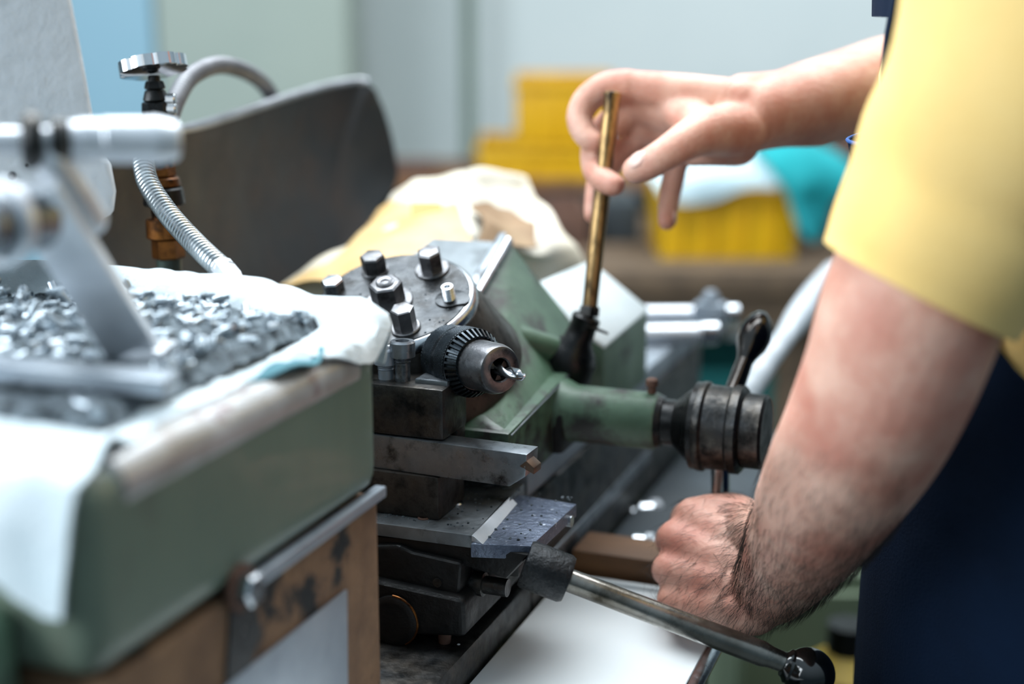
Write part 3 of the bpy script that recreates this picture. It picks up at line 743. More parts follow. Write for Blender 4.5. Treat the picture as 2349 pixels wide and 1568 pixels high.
# ================================================================== TURRET
TN = V((.02, -.4226, .9063)).normalized()
TC = at(905, 683, .97)
TX, TY, _ = frame(TN, V((0, 0, 1)))
def td(px, py, off=0.): return onp(px, py, TC + TN * off, TN)
t = thing('tool_turret', TC - TN * .06, 'round tilted lathe turret with hexagon bolts on its oily top', 'turret')
RT = .0560
obj('turret_body', lathe(bmesh.new(), TC, TN, [(.0800, -.060), (.0795, -.056), (.0565, -.0095), (.0545, -.0085)], 72), M['turretside'], t)
obj('top_disc', lathe(bmesh.new(), TC, TN, [(RT - .001, -.0088), (RT + .0006, -.0078), (RT + .0006, -.0050), (RT - .0004, -.0028), (RT - .0022, -.0012), (RT - .0040, -.0006)], 96), M['bright'], t, label='bright worn rim of the turret top')
obj('top_plate', lathe(bmesh.new(), TC, TN, [(RT - .0040, -.0030), (RT - .0040, -.0005), (RT - .0046, 0)], 96), M['disc'], t)
def hexbolt(base, r, h, name='hex_bolt', washer=0., ph=0., mat='nose', domed=.0015, sides=6):
    b_ = base - TN * .0004
    if washer:
        obj('washer', lathe(bmesh.new(), b_, TN, [(washer, 0), (washer, .0016), (washer - .0006, .0022), (r * .7, .0022)], 40), M['nose'], t)
        b_ = b_ + TN * .0020
    o = obj(name, lathe(bmesh.new(), b_, TN, [(r, 0), (r, h - domed), (r * .86, h - domed * .25), (r * .5, h)], sides, ph=ph), M[mat], t, smooth=20)
    return b_ + TN * h
nb = td(893, 693)
tp = hexbolt(nb, .0115, .0150, 'centre_nut', .0165, .35, 'nose', .0012)
obj('stud_end', lathe(bmesh.new(), tp - TN * .004, TN, [(.0062, 0), (.0062, .0046), (.0052, .0052), (.0030, .0048), (.0026, .0030)], 28), M['nose'], t)
hexbolt(td(861, 622), .0088, .0125, ph=.2, mat='nose', washer=0.0098)
hexbolt(td(992, 619), .0086, .0150, ph=.9, mat='nose', washer=.0122)
hexbolt(td(931, 752), .0080, .0150, ph=.55, mat='nose', washer=.0102, domed=.0006)
hexbolt(td(766, 662), .0080, .0085, ph=.2, mat='bright')
hexbolt(td(800, 745), .0080, .0120, ph=.2, mat='black', washer=.0102)
sb = td(1031, 686)
obj('lock_washer', prism([sb + (TX * math.cos(a) * (.0150 if -.6 < a < 1.4 else .0098) + TY * math.sin(a) * .0098) for a in [2 * PI * i / 24 - PI for i in range(24)]], TN * .0012, .0003), M['disc'], t)
pr = [(.0046, 0)]
for i in range(7): pr += [(.0046, .0012 + i * .0013), (.0041, .0018 + i * .0013)]
hh = pr[-1][1]
pr += [(.0044, hh + .0004), (.0040, hh + .001), (.0023, hh + .001), (.0022, hh - .002)]
obj('set_screw', lathe(bmesh.new(), sb, TN, pr, 24), M['bright'], t)
# droplets / specks of swarf on the plate
bm = bmesh.new(); rng = random.Random(4)
for i in range(70):
    a, rr = rng.uniform(0, 2 * PI), RT * math.sqrt(rng.random()) * .93
    ball(bm, TC + TX * math.cos(a) * rr + TY * math.sin(a) * rr, rng.uniform(.0003, .0009), seg=8)
obj('swarf_specks', bm, M['swarf'], t, kind='stuff')

# ---- drill chuck
DA = V((.83, -.555, .055)).normalized()
CRG = at(1100, 836, .906)
KS, KH = .975, 1.22
CB = CRG + DA * .0235 - DA * .0506 * KH
def clathe(o, prof, seg=64, cap=True): return lathe(bmesh.new(), o, DA, [(r * KS, h * KH) for r, h in prof], seg, cap=cap)
t = thing('drill_chuck', CB, 'knurled keyed drill chuck in the turret, pointing at the viewer', 'drill chuck')
cx, cy, _ = frame(DA)
def pt(a, h, r): return CB + DA * h * KH + (cx * math.cos(a) + cy * math.sin(a)) * r * KS
def knurl(h0, h1, r, nseg=288, rows=26):
    bm = bmesh.new(); rings = []
    for i in range(rows + 1):
        h = h0 + (h1 - h0) * i / rows; rg = []
        for k in range(nseg):
            e = .00022 * (1 if ((k // 2 + i // 2) % 2 == 0) else -1) if 0 < i < rows else 0
            rg.append(bm.verts.new(pt(2 * PI * k / nseg, h, r + e)))
        rings.append(rg)
    skin_rings(bm, rings); return bm
obj('arbor', clathe(CB - DA * .03, [(.012, 0), (.012, .031)], 32), M['nose'], t)
obj('rear_cap', clathe(CB, [(.0175, -.0015), (.0205, .0003), (.0215, .0016)]), M['chuckblack'], t)
obj('knurled_band', knurl(.0014, .0110, .0219), M['chuckblack'], t)
obj('groove_ring', clathe(CB, [(.0215, .0105), (.0224, .0112), (.0224, .0142), (.0226, .0146)], 80), M['chuckblack'], t)
obj('knurled_band', knurl(.0145, .0240, .0229), M['chuckblack'], t)
bm = bmesh.new(); nt_ = 36; rings = []
for (h, r, dep) in ((.0235, .0226, 0), (.0256, .0230, 0), (.0258, .0229, .0014), (.0312, .0188, .0014), (.0313, .0182, .0006), (.0300, .0172, 0)):
    rings.append([bm.verts.new(pt(2 * PI * k / (nt_ * 8), h - dep * (1 if (k % 8) in (3, 4, 5, 6) else 0), r - dep * .9 * (1 if (k % 8) in (3, 4, 5, 6) else 0))) for k in range(nt_ * 8)])
skin_rings(bm, rings); obj('ring_gear', bm, M['chuckblack'], t, smooth=18)
obj('nose_sleeve', clathe(CB, [(.0165, .027), (.0166, .0455), (.0163, .0462), (.0163, .0470), (.0160, .0476), (.0160, .0482), (.0150, .0500), (.0132, .0508), (.0082, .0506), (.0074, .0498), (.0074, .036)], 72, cap=False), M['nose'], t)
hp = pt(.6, .0352, .0165)
obj('key_hole', lathe(bmesh.new(), hp - (cx * math.cos(.6) + cy * math.sin(.6)) * .001, cx * math.cos(.6) + cy * math.sin(.6), [(.0034, 0), (.0034, .0013)], 24), M['black'], t)
for k in range(3):
    a = .5 + 2 * PI * k / 3; ra = cx * math.cos(a) + cy * math.sin(a); ta = DA.cross(ra)
    obj('jaw', prism([CB + DA * .034 * KH + (ra * r_ + ta * w_) * KS for r_, w_ in ((.0032, -.0010), (.0068, -.0026), (.0072, 0), (.0068, .0026), (.0032, .0010))], DA * .0145 * KH, .0004), M['steel_dark'], t)
# drill bit
t = thing('drill_bit', CB + DA * .0362, 'short twist drill held in the drill chuck', 'drill bit')
bm = bmesh.new(); rings = []
for i in range(50):
    h = .0362 + .0350 * i / 49; tw = 0 if i < 16 else (i - 16) * .14; r = .0036
    if i > 45: r *= 1 - (i - 45) * .2
    fl = 0 if i < 14 else min(1, (i - 14) / 6)
    rg = []
    for k in range(28):
        a = 2 * PI * k / 28
        rr = r * (1 - fl * .62 * max(0, math.cos(2 * a)) ** 1.2)
        rg.append(bm.verts.new(CB + DA * h * KH + (cx * math.cos(a + tw) + cy * math.sin(a + tw)) * rr))
    rings.append(rg)
skin_rings(bm, rings); obj('fluted_body', bm, M['bright'], t, smooth=50)

# ================================================================== TURRET SLIDE
off = -.056
t = thing('turret_slide', (-.42, .95, 1.085), 'green turret slide casting with a grey tilted top behind the turret', 'turret slide')
def e1(u, x): return None
EY = V((0, .9063, .4226))
pA = td(1115, 668, off)                      # right edge of the tilted top, near
pB = td(1179, 560, off); pB.x = pA.x
wl = -.20
tl = [V((pA.x - .125, pA.y - .10, pA.z - .0466)), V((pA.x, pA.y - .10, pA.z - .0466)), pB, pB - X3 * .068]
bt = [V((-.50, .838, 1.1280)), V((-.3185, .838, 1.1280)), V((-.318, 1.05, 1.1295)), V((-.50, 1.05, 1.1295))]
obj('turret_base', hull8(bt, tl, .004, 3), M['green_oily'], t)
ctr = (tl[2] + tl[1]) / 2
obj('grey_top_plate', hull8([q - TN * .001 for q in tl], [q + TN * .0016 for q in tl], .0006, 1), M['midplate'], t, label='pale grey tilted top face')
obj('guide_strip', cyl(bmesh.new(), pA - EY * .03 + TN * .003 - X3 * .003, pB + TN * .004 - X3 * .003 - EY * .001, .0042, seg=20, bev=.001), M['bright'], t, label='bright round rod along the top edge')
obj('guide_strip', obox((pA + pB) / 2 - X3 * .0115 + TN * .002, EY, X3, TN, (pB - pA).length + .02, .006, .004, .001), M['steel'], t)
obj('top_hole', cyl(bmesh.new(), td(1137, 587, off) + TN * .0006, td(1137, 587, off) + TN * .0022, .0038, seg=20), M['black'], t)
# lower saddle of the slide
obj('slide_saddle', prism([V((-.50, y, z)) for y, z in ((.836, 1.100), (.888, 1.092), (.888, 1.0866), (.966, 1.0866), (.966, 1.1405), (.836, 1.1285))], X3 * .1835, .003, 2), M['green_oily'], t)
obj('slide_saddle', box((-.50, .967, 1.0866), (-.330, 1.17, 1.115), .004, 2), M['green_oily'], t)
obj('seam_wire', cyl(bmesh.new(), (-.3163, .840, 1.1262), (-.3163, .962, 1.1382), .0006, seg=8), M['steel'], t)
# boss towards the operator
bc = on(1330, 944, 0, -.304); BY, BZ = .948, bc.z + (.948 - bc.y) * .02
BZ = 1.1135
def bx(x): return V((x, BY, BZ))
obj('shaft_boss', lathe(bmesh.new(), bx(-.345), X3, [(.0225, 0), (.0245, .015), (.0245, .030), (.0208, .038), (.0205, .098), (.0192, .1005)], 48), M['green_oily'], t)
obj('boss_bracket', box((-.345, BY - .024, 1.088), (-.309, BY + .024, BZ + .005), .004), M['body_dark'], t)
# bright round lug pointing to the clamp lever
lg0, lg1 = at(1165, 775, 1.045), at(1300, 812, 1.06)
obj('clamp_lug', stube(bmesh.new(), [(lg0, .0115), ((lg0 + lg1) / 2, .0115), (lg1, .0095)], 4, 24), M['green_oily'], t)
# tail cover
tA, tB, tC_, tD = at(1487, 712, 1.215), at(1386, 800, 1.115), at(1195, 665, 1.12), at(1352, 600, 1.22)
dn = V((0, 0, -1))
bot = [V((q.x, q.y, 1.0866)) for q in (tA, tB, tC_, tD)]
obj('tail_cover', hull8(bot, [tA, tB, tC_, tD], .003, 2), M['green'], t)
cen = (tA + tB + tC_ + tD) / 4; nn = (tB - tA).cross(tD - tA).normalized(); nn = nn if nn.z > 0 else -nn
obj('tail_top', hull8([q.lerp(cen, .0) - nn * .0005 for q in (tA, tB, tC_, tD)], [q.lerp(cen, .02) + nn * .0022 for q in (tA, tB, tC_, tD)], .0008, 1), M['tail'], t, label='pale grey sloping cover plate')
q = on(1495, 905, 1, BY)
obj('oil_cup', lathe(bmesh.new(), V((q.x, BY, BZ + .0195)), Z3, [(.0030, 0), (.0030, .006), (.0044, .0065), (.0044, .0105), (.0030, .0118)], 20), M['rust'], t)

# ---- clamp lever (bronze rod) on the slide
kb = at(1312, 812, 1.06); r0 = at(1352, 712, 1.052); r1 = at(1406, 207, 1.045)
t = thing('clamp_handle', kb - Z3 * .02, 'worn bronze coloured lever rod rising from a black knuckle, held by the right hand', 'lever')
rd = (r1 - r0).normalized()
obj('knuckle', lathe(bmesh.new(), kb - (r0 - kb).normalized() * .019, r0 - kb, [(.0185, 0), (.0205, .003), (.0202, .016), (.0165, .024), (.0112, .031), (.0100, .044), (.0108, .0455), (.0108, .049), (.0092, .0505)], 40), M['black'], t)
obj('lock_nut', lathe(bmesh.new(), r0 - rd * .004, rd, [(.0082, 0), (.0082, .006), (.0070, .0075)], 6), M['steel_dark'], t)
ln = (r1 - r0).length
obj('rod', lathe(bmesh.new(), r0 - rd * .002, rd, [(.0056, 0), (.0060, ln * .3), (.0062, ln * .55), (.0058, ln * .72), (.0060, ln * .97), (.0066, ln * .985), (.0066, ln), (.0050, ln + .001)], 28), M['bronze'], t)
ROD0, ROD1 = r0, r1
q = at(1395, 765, 1.05)
obj('cotter_pin', cyl(bmesh.new(), at(1345, 745, 1.045), q, .0016, .0010, 10), M['steel_dark'], t)

# ---- star (capstan) handle
t = thing('star_handle', (-.215, BY, BZ - .03), 'dark steel star handle hub with spokes on the end of the green boss', 'capstan handle')
obj('shaft_collar', lathe(bmesh.new(), bx(-.2465), X3, [(.0185, 0), (.0192, .002), (.0178, .006), (.0165, .0065), (.0165, .016), (.0172, .0165)], 40), M['black'], t)
obj('hub_cone', lathe(bmesh.new(), bx(-.232), X3, [(.0165, 0), (.0185, .002), (.0275, .0125), (.0310, .0140), (.0310, .0175)], 56), M['black'], t)
obj('hub_barrel', lathe(bmesh.new(), bx(-.2155), X3, [(.0305, 0), (.0318, .002), (.0318, .0055), (.0300, .0075), (.0292, .023), (.0312, .025), (.0312, .0305), (.029, .0325), (.0262, .0330), (.0262, .046), (.024, .048)], 64), M['steel_dark'], t)
SXP = -.2005
def spoke(px1, py1, xo, name, mat, egg=True, long=1.0):
    p1 = on(px1, py1, 0, SXP + xo); c = bx(SXP)
    d = (p1 - c).normalized(); L2 = (p1 - c).length
    s0 = c + d * .024
    if egg:
        o = obj('spoke', lathe(bmesh.new(), s0, d, [(.0068, 0), (.0064, L2 * .25), (.0056, L2 * .47 - .004)], 28), M[mat], t)
        e0 = L2 * .42 - .012
        prof = [(.0056, e0), (.0062, e0 + .003), (.0078, e0 + .009), (.0114, e0 + .018), (.0126, e0 + .026), (.0118, e0 + .034), (.0085, e0 + .042), (.0050, e0 + .047), (.0012, e0 + .049)]
        obj('grip', lathe(bmesh.new(), s0, d, prof, 32), M[mat], o)
    else:
        o = obj('spoke', lathe(bmesh.new(), s0, d, [(.0068, 0), (.0064, L2 - .03), (.0050, L2 - .024)], 28), M[mat], t)
    return c, d, L2
spoke(1752, 712, .012, 'spoke', 'darkchrome')
c_, d_, l2 = spoke(1655, 1250, .0, 'spoke', 'chrome', egg=False)
SPK = (c_, d_, l2)
# pale spoke leaning away behind the forearm
o = obj('spoke', tube(bmesh.new(), [on(1700, 925, 0, -.200), on(1765, 822, 0, -.206), on(1805, 768, 0, -.209)], [.0100, .0098, .0096], 24), M['satin'], t)
obj('grip', stube(bmesh.new(), [(on(1800, 775, 0, -.209), .0090), (on(1828, 732, 0, -.211), .0125), (on(1868, 674, 0, -.214), .0125), (on(1910, 620, 0, -.217), .010)], 6, 24), M['satin'], o)

# ================================================================== CROSS SLIDE
t = thing('cross_slide', (-.38, .80, 1.0846), 'dark oily cross slide with a flat steel top plate and a lower speckled right edge', 'cross slide')
PZ = 1.0815
pz2 = PZ - .004
def tz(px, py, z=PZ): return on(px, py, 2, z)
cornerR, backR = tz(1218, 1252, pz2), tz(1323, 1155, pz2)
stepF, stepB = tz(1085, 1228), tz(1203, 1108)
lf, lb_ = V((-.47, stepF.y - .002, PZ)), V((-.47, stepB.y, PZ))
obj('top_plate', prism([lf, V((stepF.x, stepF.y, PZ)), V((stepB.x, stepB.y, PZ)), lb_], -Z3 * .0085, .0008), M['oilplate'], t)
obj('step_bevel', hull8([V((stepF.x - .001, stepF.y, pz2)), V((stepF.x + .0075, stepF.y - .002, pz2)), V((stepB.x + .006, stepB.y - .030, pz2)), V((stepB.x - .001, stepB.y - .030, pz2))],
                       [V((stepF.x - .001, stepF.y, PZ)), V((stepF.x + .001, stepF.y - .001, PZ)), V((stepB.x + .001, stepB.y - .030, PZ)), V((stepB.x - .001, stepB.y - .030, PZ))], .0002, 1), M['satin'], t, label='bright bevel along the step')
ap = [V((stepF.x, stepF.y - .004, pz2)), cornerR, backR, V((stepB.x, stepB.y - .012, pz2))]
obj('right_apron', prism(ap, -Z3 * .0090, .0008), M['wetplate'], t, label='lower right edge speckled with coolant drops')
fy = cornerR.y
obj('edge_hole', cyl(bmesh.new(), (backR.x - .004, backR.y - .012, pz2 - .008), (backR.x + .0008, backR.y - .012, pz2 - .008), .004, seg=20), M['bright'], t)
for px, py, r in ((1046, 1154, .0052), (972, 1188, .0040)):
    q = tz(px, py, PZ); obj('oil_port', lathe(bmesh.new(), q - Z3 * .0006, Z3, [(r, 0), (r, .001), (r * .85, .0018), (r * .55, .0013), (r * .5, .0008)], 28), M['bright'] if r > .005 else M['rust'], t)
# front castings under the plate (faces turned to the headstock)
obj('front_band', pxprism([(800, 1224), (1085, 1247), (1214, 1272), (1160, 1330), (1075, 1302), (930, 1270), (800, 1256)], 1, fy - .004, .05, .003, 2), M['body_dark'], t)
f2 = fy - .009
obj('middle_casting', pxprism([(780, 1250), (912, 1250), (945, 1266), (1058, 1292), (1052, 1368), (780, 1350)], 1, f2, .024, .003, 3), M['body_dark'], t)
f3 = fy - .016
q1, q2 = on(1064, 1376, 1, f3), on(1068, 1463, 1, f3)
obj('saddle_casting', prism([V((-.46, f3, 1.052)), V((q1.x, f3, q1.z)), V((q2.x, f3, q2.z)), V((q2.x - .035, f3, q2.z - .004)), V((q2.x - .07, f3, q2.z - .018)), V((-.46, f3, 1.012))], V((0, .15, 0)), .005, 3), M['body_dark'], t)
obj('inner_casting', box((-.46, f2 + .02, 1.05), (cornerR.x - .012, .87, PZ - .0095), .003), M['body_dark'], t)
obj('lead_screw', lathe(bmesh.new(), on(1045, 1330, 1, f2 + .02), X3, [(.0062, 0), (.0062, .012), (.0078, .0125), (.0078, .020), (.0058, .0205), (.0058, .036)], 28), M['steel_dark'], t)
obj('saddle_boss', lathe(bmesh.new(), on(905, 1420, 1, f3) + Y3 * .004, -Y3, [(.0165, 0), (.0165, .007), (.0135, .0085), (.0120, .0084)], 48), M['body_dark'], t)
bcn = on(905, 1420, 1, f3) - Y3 * .0022
obj('boss_ring', tube(bmesh.new(), [bcn + (X3 * math.cos(a) + Z3 * math.sin(a)) * .0168 for a in [R(-60 + 150 * i / 30) for i in range(31)]], .0009, 8), M['brass'], t)
obj('gib_screw', lathe(bmesh.new(), on(1004, 1335, 1, f2) + Y3 * .001, -Y3, [(.003, 0), (.003, .002)], 20), M['steel_dark'], t)
q = on(1020, 1462, 1, f3 + .012)
obj('drain_spout', cyl(bmesh.new(), q + Z3 * .008, q - Z3 * .006, .005, .0035, 16), M['rust'], t)
for px, l_, x0 in ((1020, .07, 0), (1052, .05, 0)):
    q = on(px, 1480, 1, f3 + .012)
    obj('coolant_trickle', stube(bmesh.new(), [(q, .0014), (q - Z3 * l_ * .5 + X3 * .0006, .0017), (q - Z3 * l_, .0016)], 5, 10), M['coolant'], t)
# curled chips on the plate
bm = bmesh.new(); rng = random.Random(9)
for i in range(150):
    u = rng.random(); x = rng.uniform(-.40, -.283); y = rng.uniform(fy + .004, stepB.y - .006)
    z = PZ if x < stepF.x else pz2
    ball(bm, (x, y, z + .0002), rng.uniform(.0003, .0010) if x < stepF.x else rng.uniform(.0005, .0011), seg=8)
for i in range(26):
    x = rng.uniform(-.385, -.325); y = stepB.y - rng.uniform(.002, .02); a = rng.uniform(0, 6)
    pts_ = [V((x + .003 * math.cos(a + k * .8), y + .003 * math.sin(a + k * .8), PZ + .0005 + .0004 * k)) for k in range(6)]
    tube(bm, pts_, .0004, 6)
obj('plate_swarf', bm, M['swarf'], t, kind='stuff')

# ---- cross slide lever
hb0, hb1 = at(1226, 1303, .872), at(1306, 1330, .866); k1 = at(1840, 1535, .862)
hdir = (at(1830, 1530, .862) - hb1).normalized()
t = thing('cross_slide_lever', hb0 - Z3 * .02, 'long steel lever with a black ball knob in the right foreground', 'lever')
hl = (hb1 - hb0).length
obj('hub', lathe(bmesh.new(), hb1 - hdir * (hl + .006), hdir, [(.0142, 0), (.0150, .002), (.0150, hl + .003), (.0138, hl + .0055), (.0085, hl + .006)], 40), M['cast'], t)
re = at(1796, 1522, .862); rl = (re - hb1).length
obj('rod', lathe(bmesh.new(), hb1 - hdir * .004, hdir, [(.0066, 0), (.0072, .003), (.0074, rl * .5), (.0078, rl * .93), (.0066, rl * .97), (.0062, rl + .008)], 36), M['rodsteel'], t)
kc = re + hdir * .0165
kx, ky, _ = frame(hdir)
bm = lathe(bmesh.new(), kc - hdir * .0165, hdir, [(.0075, 0), (.0080, .0010), (.0105, .0030)] + [(.0160 * math.cos(a), .0165 + .0160 * math.sin(a)) for a in [R(-48 + 138 * i / 15) for i in range(16)]], 48)
obj('ball_knob', bm, M['knob'], t, label='glossy black ball knob')

# ================================================================== TOOL POST
ty = .790
def tpx(px, py, y=ty): return on(px, py, 1, y)
t = thing('tool_post', (-.375, .81, PZ), 'worn steel tool post block with clamp screws, holding the turning tool', 'tool post')
xr = tpx(1016, 900).x
ztop, zmid1, zmid0, zb = tpx(1000, 893).z, 1.1335, 1.1105, PZ
xl = -.46
obj('upper_jaw', box((xl, ty, zmid1 + .0002), (xr, ty + .040, ztop), .003), M['steel_dark'], t)
obj('rear_web', box((xl, ty + .026, zmid0), (xr - .001, ty + .0395, zmid1 + .002), .002), M['steel_dark'], t)
obj('lower_jaw', box((xl, ty - .004, zb), (xr - .002, ty + .040, zmid0), .003), M['turretside'], t)
obj('top_land', box((xr - .024, ty + .010, ztop - .002), (xr - .001, ty + .039, ztop + .003), .0015), M['steel'], t, label='bright filed top corner')
for (px, py, hgt, hd) in ((925, 905, .026, .0082), (886, 890, .020, .0074), (840, 900, .024, .0082)):
    q = V((tpx(px, py, ty + .014).x, ty + .014, ztop))
    obj('clamp_screw', lathe(bmesh.new(), q - Z3 * .004, Z3, [(.0050, 0), (.0050, hgt - .010)] + [(.0054 if i % 2 else .0049, hgt - .010 + i * .0006) for i in range(6)] + [(hd, hgt - .0062), (hd, hgt + .003), (hd - .0008, hgt + .004), (.0045, hgt + .004), (.0042, hgt)], 32), M['steel'] if px != 886 else M['plate'], t)
# cutting tool
t = thing('turning_tool', (-.33, .79, zmid0), 'square shank turning tool pointing right out of the tool post', 'cutting tool')
ta0, ta1 = V((xl + .01, ty + .012, (zmid0 + zmid1) / 2)), at(1222, 1062, .884)
tdv = (V((ta1.x, ta1.y, 0)) - V((ta0.x, ta0.y, 0))).normalized()
ta1 = V((ta1.x, ta1.y, (zmid0 + zmid1) / 2))
tdv = (ta1 - ta0).normalized()
ty_ = Z3.cross(tdv)
L3 = (ta1 - ta0).length
def tq(a, b_, c): return ta0 + tdv * a + ty_ * b_ + Z3 * c
hz_ = .0112
w0 = .0095
pl_ = [tq(0, -w0, -hz_), tq(L3 - .004, -w0, -hz_), tq(L3, -w0 + .002, -hz_ + .004), tq(L3 + .001, -w0 + .002, hz_), tq(0, -w0, hz_)]
obj('shank', prism([tq(0, -w0, -hz_), tq(L3 - .012, -w0, -hz_), tq(L3 - .001, -w0, -hz_ + .008), tq(L3, -w0, hz_), tq(0, -w0, hz_)], ty_ * .019, .0008), M['steel'], t)
obj('carbide_tip', prism([tq(L3 - .005, -w0 - .0003, hz_ - .008), tq(L3 + .0045, -w0 + .0004, hz_ - .0125), tq(L3 + .0045, -w0 + .001, hz_ - .0085), tq(L3 - .0003, -w0 - .0003, hz_ - .004)], ty_ * .012, .0006), M['carbide'], t)

# ================================================================== PERSON
def chain(*pr, k=6, seg=18, flat=None): return stube(bmesh.new(), [(V(p), r) for p, r in pr], k, seg, flat)
S_L, S_R = V((.005, .705, 1.475)), V((.045, 1.115, 1.475))
TCX, TCY = .032, .95                                   # torso axis
person = thing('person', (TCX, TCY, 0), 'person in a yellow shirt and navy bib overalls working the levers with both bare arms', 'person')

# ---- left arm (near the camera)
E_L, W_L = at(2035, 890, .72), at(1768, 1345, .925)
armL = [(S_L, .046), (at(2280, 250, .665), .046), (at(2200, 480, .685), .044), (at(2100, 690, .697), .0450), (at(2045, 850, .715), .0435), (at(1985, 985, .752), .0430), (at(1920, 1100, .795), .0405), (at(1850, 1225, .855), .0350), (at(1795, 1312, .90), .0280), (W_L, .0252)]
parts = [chain(*armL, k=7, seg=28)]
# elbow and forearm muscle shapes
parts.append(chain((at(2120, 880, .745), .022), (at(2105, 970, .765), .022), (at(2040, 1080, .80), .020), k=5))
parts.append(chain((at(1960, 860, .715), .018), (at(1880, 1000, .750), .022), (at(1800, 1150, .82), .018), k=5))
# hand: knuckle positions (index..little) around the spoke
MC = [at(1590, 1180, .972), at(1551, 1232, .968), at(1537, 1305, .962), at(1546, 1374, .955)]
WR = [at(1752, 1292, .938), at(1748, 1325, .930), at(1744, 1362, .924), at(1730, 1400, .922)]
for m, w_, r in zip(MC, WR, (.0135, .0140, .0138, .0130)):
    parts.append(chain((w_, .0165), (w_.lerp(m, .5) - CF * .002, .0152), (m, r * .93), k=5))
for a, b_ in zip(MC, MC[1:]): parts.append(chain((a.lerp(W_L, .25), .0115), (b_.lerp(W_L, .25), .0115), k=3))
parts.append(chain((at(1640, 1200, .975), .017), (at(1600, 1290, .970), .018), (at(1610, 1370, .955), .016), k=4))
sp = lambda y: on(1655, y, 0, SXP)                     # spoke axis
fr = [(.0112, .0100, .0088, .0078), (.0116, .0104, .0092, .0080), (.0110, .0098, .0088, .0078), (.0100, .0090, .0080, .0072)]
PIPS = [(1572, 1190, 1.012), (1540, 1240, 1.012), (1532, 1310, 1.006), (1545, 1376, .996)]
DIPS = [(1618, 1205, 1.028), (1590, 1262, 1.030), (1585, 1328, 1.024), (1595, 1390, 1.012)]
TIPS = [(1672, 1214, 1.020), (1645, 1275, 1.022), (1638, 1338, 1.016), (1640, 1396, 1.004)]
for m, p_, d_, t_, f_ in zip(MC, PIPS, DIPS, TIPS, fr):
    parts.append(chain((m, f_[0] * 1.06), (at(*p_), f_[1] * 1.06), (at(*d_), f_[2]), (at(*t_), f_[3]), k=6, seg=16))
# thumb over the top of the fist
parts.append(chain((at(1745, 1265, .935), .017), (at(1712, 1195, .958), .0155), (at(1668, 1166, .985), .0118), (at(1618, 1168, 1.004), .0090), k=6))
parts.append(chain((at(1700, 1180, .962), .0125), (at(1640, 1172, .972), .0125), (at(1592, 1180, .974), .0120), k=5))
parts.append(chain((at(1760, 1225, .925), .017), (at(1720, 1215, .95), .017), k=3))
armL_bm = voxel_mesh(merge(*parts), .0022, 9)

# ---- right arm (far side) and the hand on the bronze rod
E_R = V((-.090, 1.285, 1.345)); W_R = at(1722, 268, 1.062)
armR = [(S_R, .046), (S_R.lerp(E_R, .5), .047), (E_R, .041), (W_R.lerp(E_R, .70), .041), (at(1990, 210, 1.145).lerp(W_R, .12), .0375), (at(1860, 236, 1.10), .0325), (at(1780, 254, 1.078), .0285), (W_R, .0265)]
parts = [chain(*armR, k=7, seg=26)]
H = lambda x, y, d: at(x, y, d)
# metacarpal block
M2, M3, M4, M5 = H(1438, 196, 1.062), H(1448, 246, 1.080), H(1482, 300, 1.092), H(1548, 346, 1.092)
W2, W3, W4, W5 = H(1700, 232, 1.055), H(1700, 255, 1.066), H(1700, 285, 1.074), H(1700, 315, 1.075)
for m, w_, r in ((M2, W2, .0118), (M3, W3, .0128), (M4, W4, .0126), (M5, W5, .0115)):
    parts.append(chain((w_, .0165), (w_.lerp(m, .5), .0150), (m, r), k=5))
for a, b_, ra in ((M2, M3, .0108), (M3, M4, .0112), (M4, M5, .0108)): parts.append(chain((a.lerp(W3, .2), ra), (b_.lerp(W3, .2), ra), k=3))
# index, middle, ring, little
parts.append(chain((M2, .0128), (H(1388, 202, 1.064), .0120), (H(1345, 232, 1.066), .0112), (H(1330, 275, 1.064), .0102), (H(1345, 312, 1.059), .0094), (H(1368, 326, 1.055), .0080), k=6, seg=18))
parts.append(chain((M3, .0128), (H(1398, 285, 1.084), .0118), (H(1366, 330, 1.078), .0108), (H(1364, 382, 1.062), .0102), (H(1384, 412, 1.046), .0098), (H(1408, 424, 1.037), .0088), k=6, seg=18))
parts.append(chain((M4, .0108), (H(1425, 352, 1.098), .0098), (H(1378, 402, 1.092), .0092), (H(1366, 450, 1.080), .0084), (H(1360, 492, 1.072), .0072), k=6, seg=18))
parts.append(chain((M5, .0105), (H(1549, 382, 1.094), .0094), (H(1541, 425, 1.092), .0088), (H(1533, 470, 1.088), .0082), (H(1530, 508, 1.082), .0072), k=6, seg=18))
# thumb
parts.append(chain((H(1700, 300, 1.048), .0200), (H(1640, 300, 1.030), .0185), (H(1588, 316, 1.018), .0150), (H(1528, 352, 1.014), .0122), (H(1492, 374, 1.016), .0116), (H(1458, 390, 1.022), .0102), k=6, seg=20))
parts.append(chain((H(1690, 330, 1.055), .0170), (H(1640, 335, 1.050), .0150), (H(1590, 345, 1.060), .0120), k=4))
parts.append(chain((H(1550, 255, 1.058), .0130), (H(1600, 280, 1.040), .0150), k=3))
parts.append(chain((H(1455, 235, 1.075), .0125), (H(1540, 262, 1.070), .0150), (H(1620, 270, 1.060), .018), k=4))
parts.append(chain((H(1470, 285, 1.090), .0120), (H(1540, 310, 1.084), .0140), (H(1620, 305, 1.070), .017), k=4))
parts.append(chain((H(1700, 215, 1.062), .0150), (H(1780, 212, 1.080), .0165), (H(1880, 200, 1.105), .0180), k=4))
parts.append(chain((H(1690, 300, 1.055), .0180), (H(1780, 290, 1.075), .0165), (H(1880, 285, 1.105), .0180), k=4))
armR_bm = voxel_mesh(merge(*parts), .0021, 8)

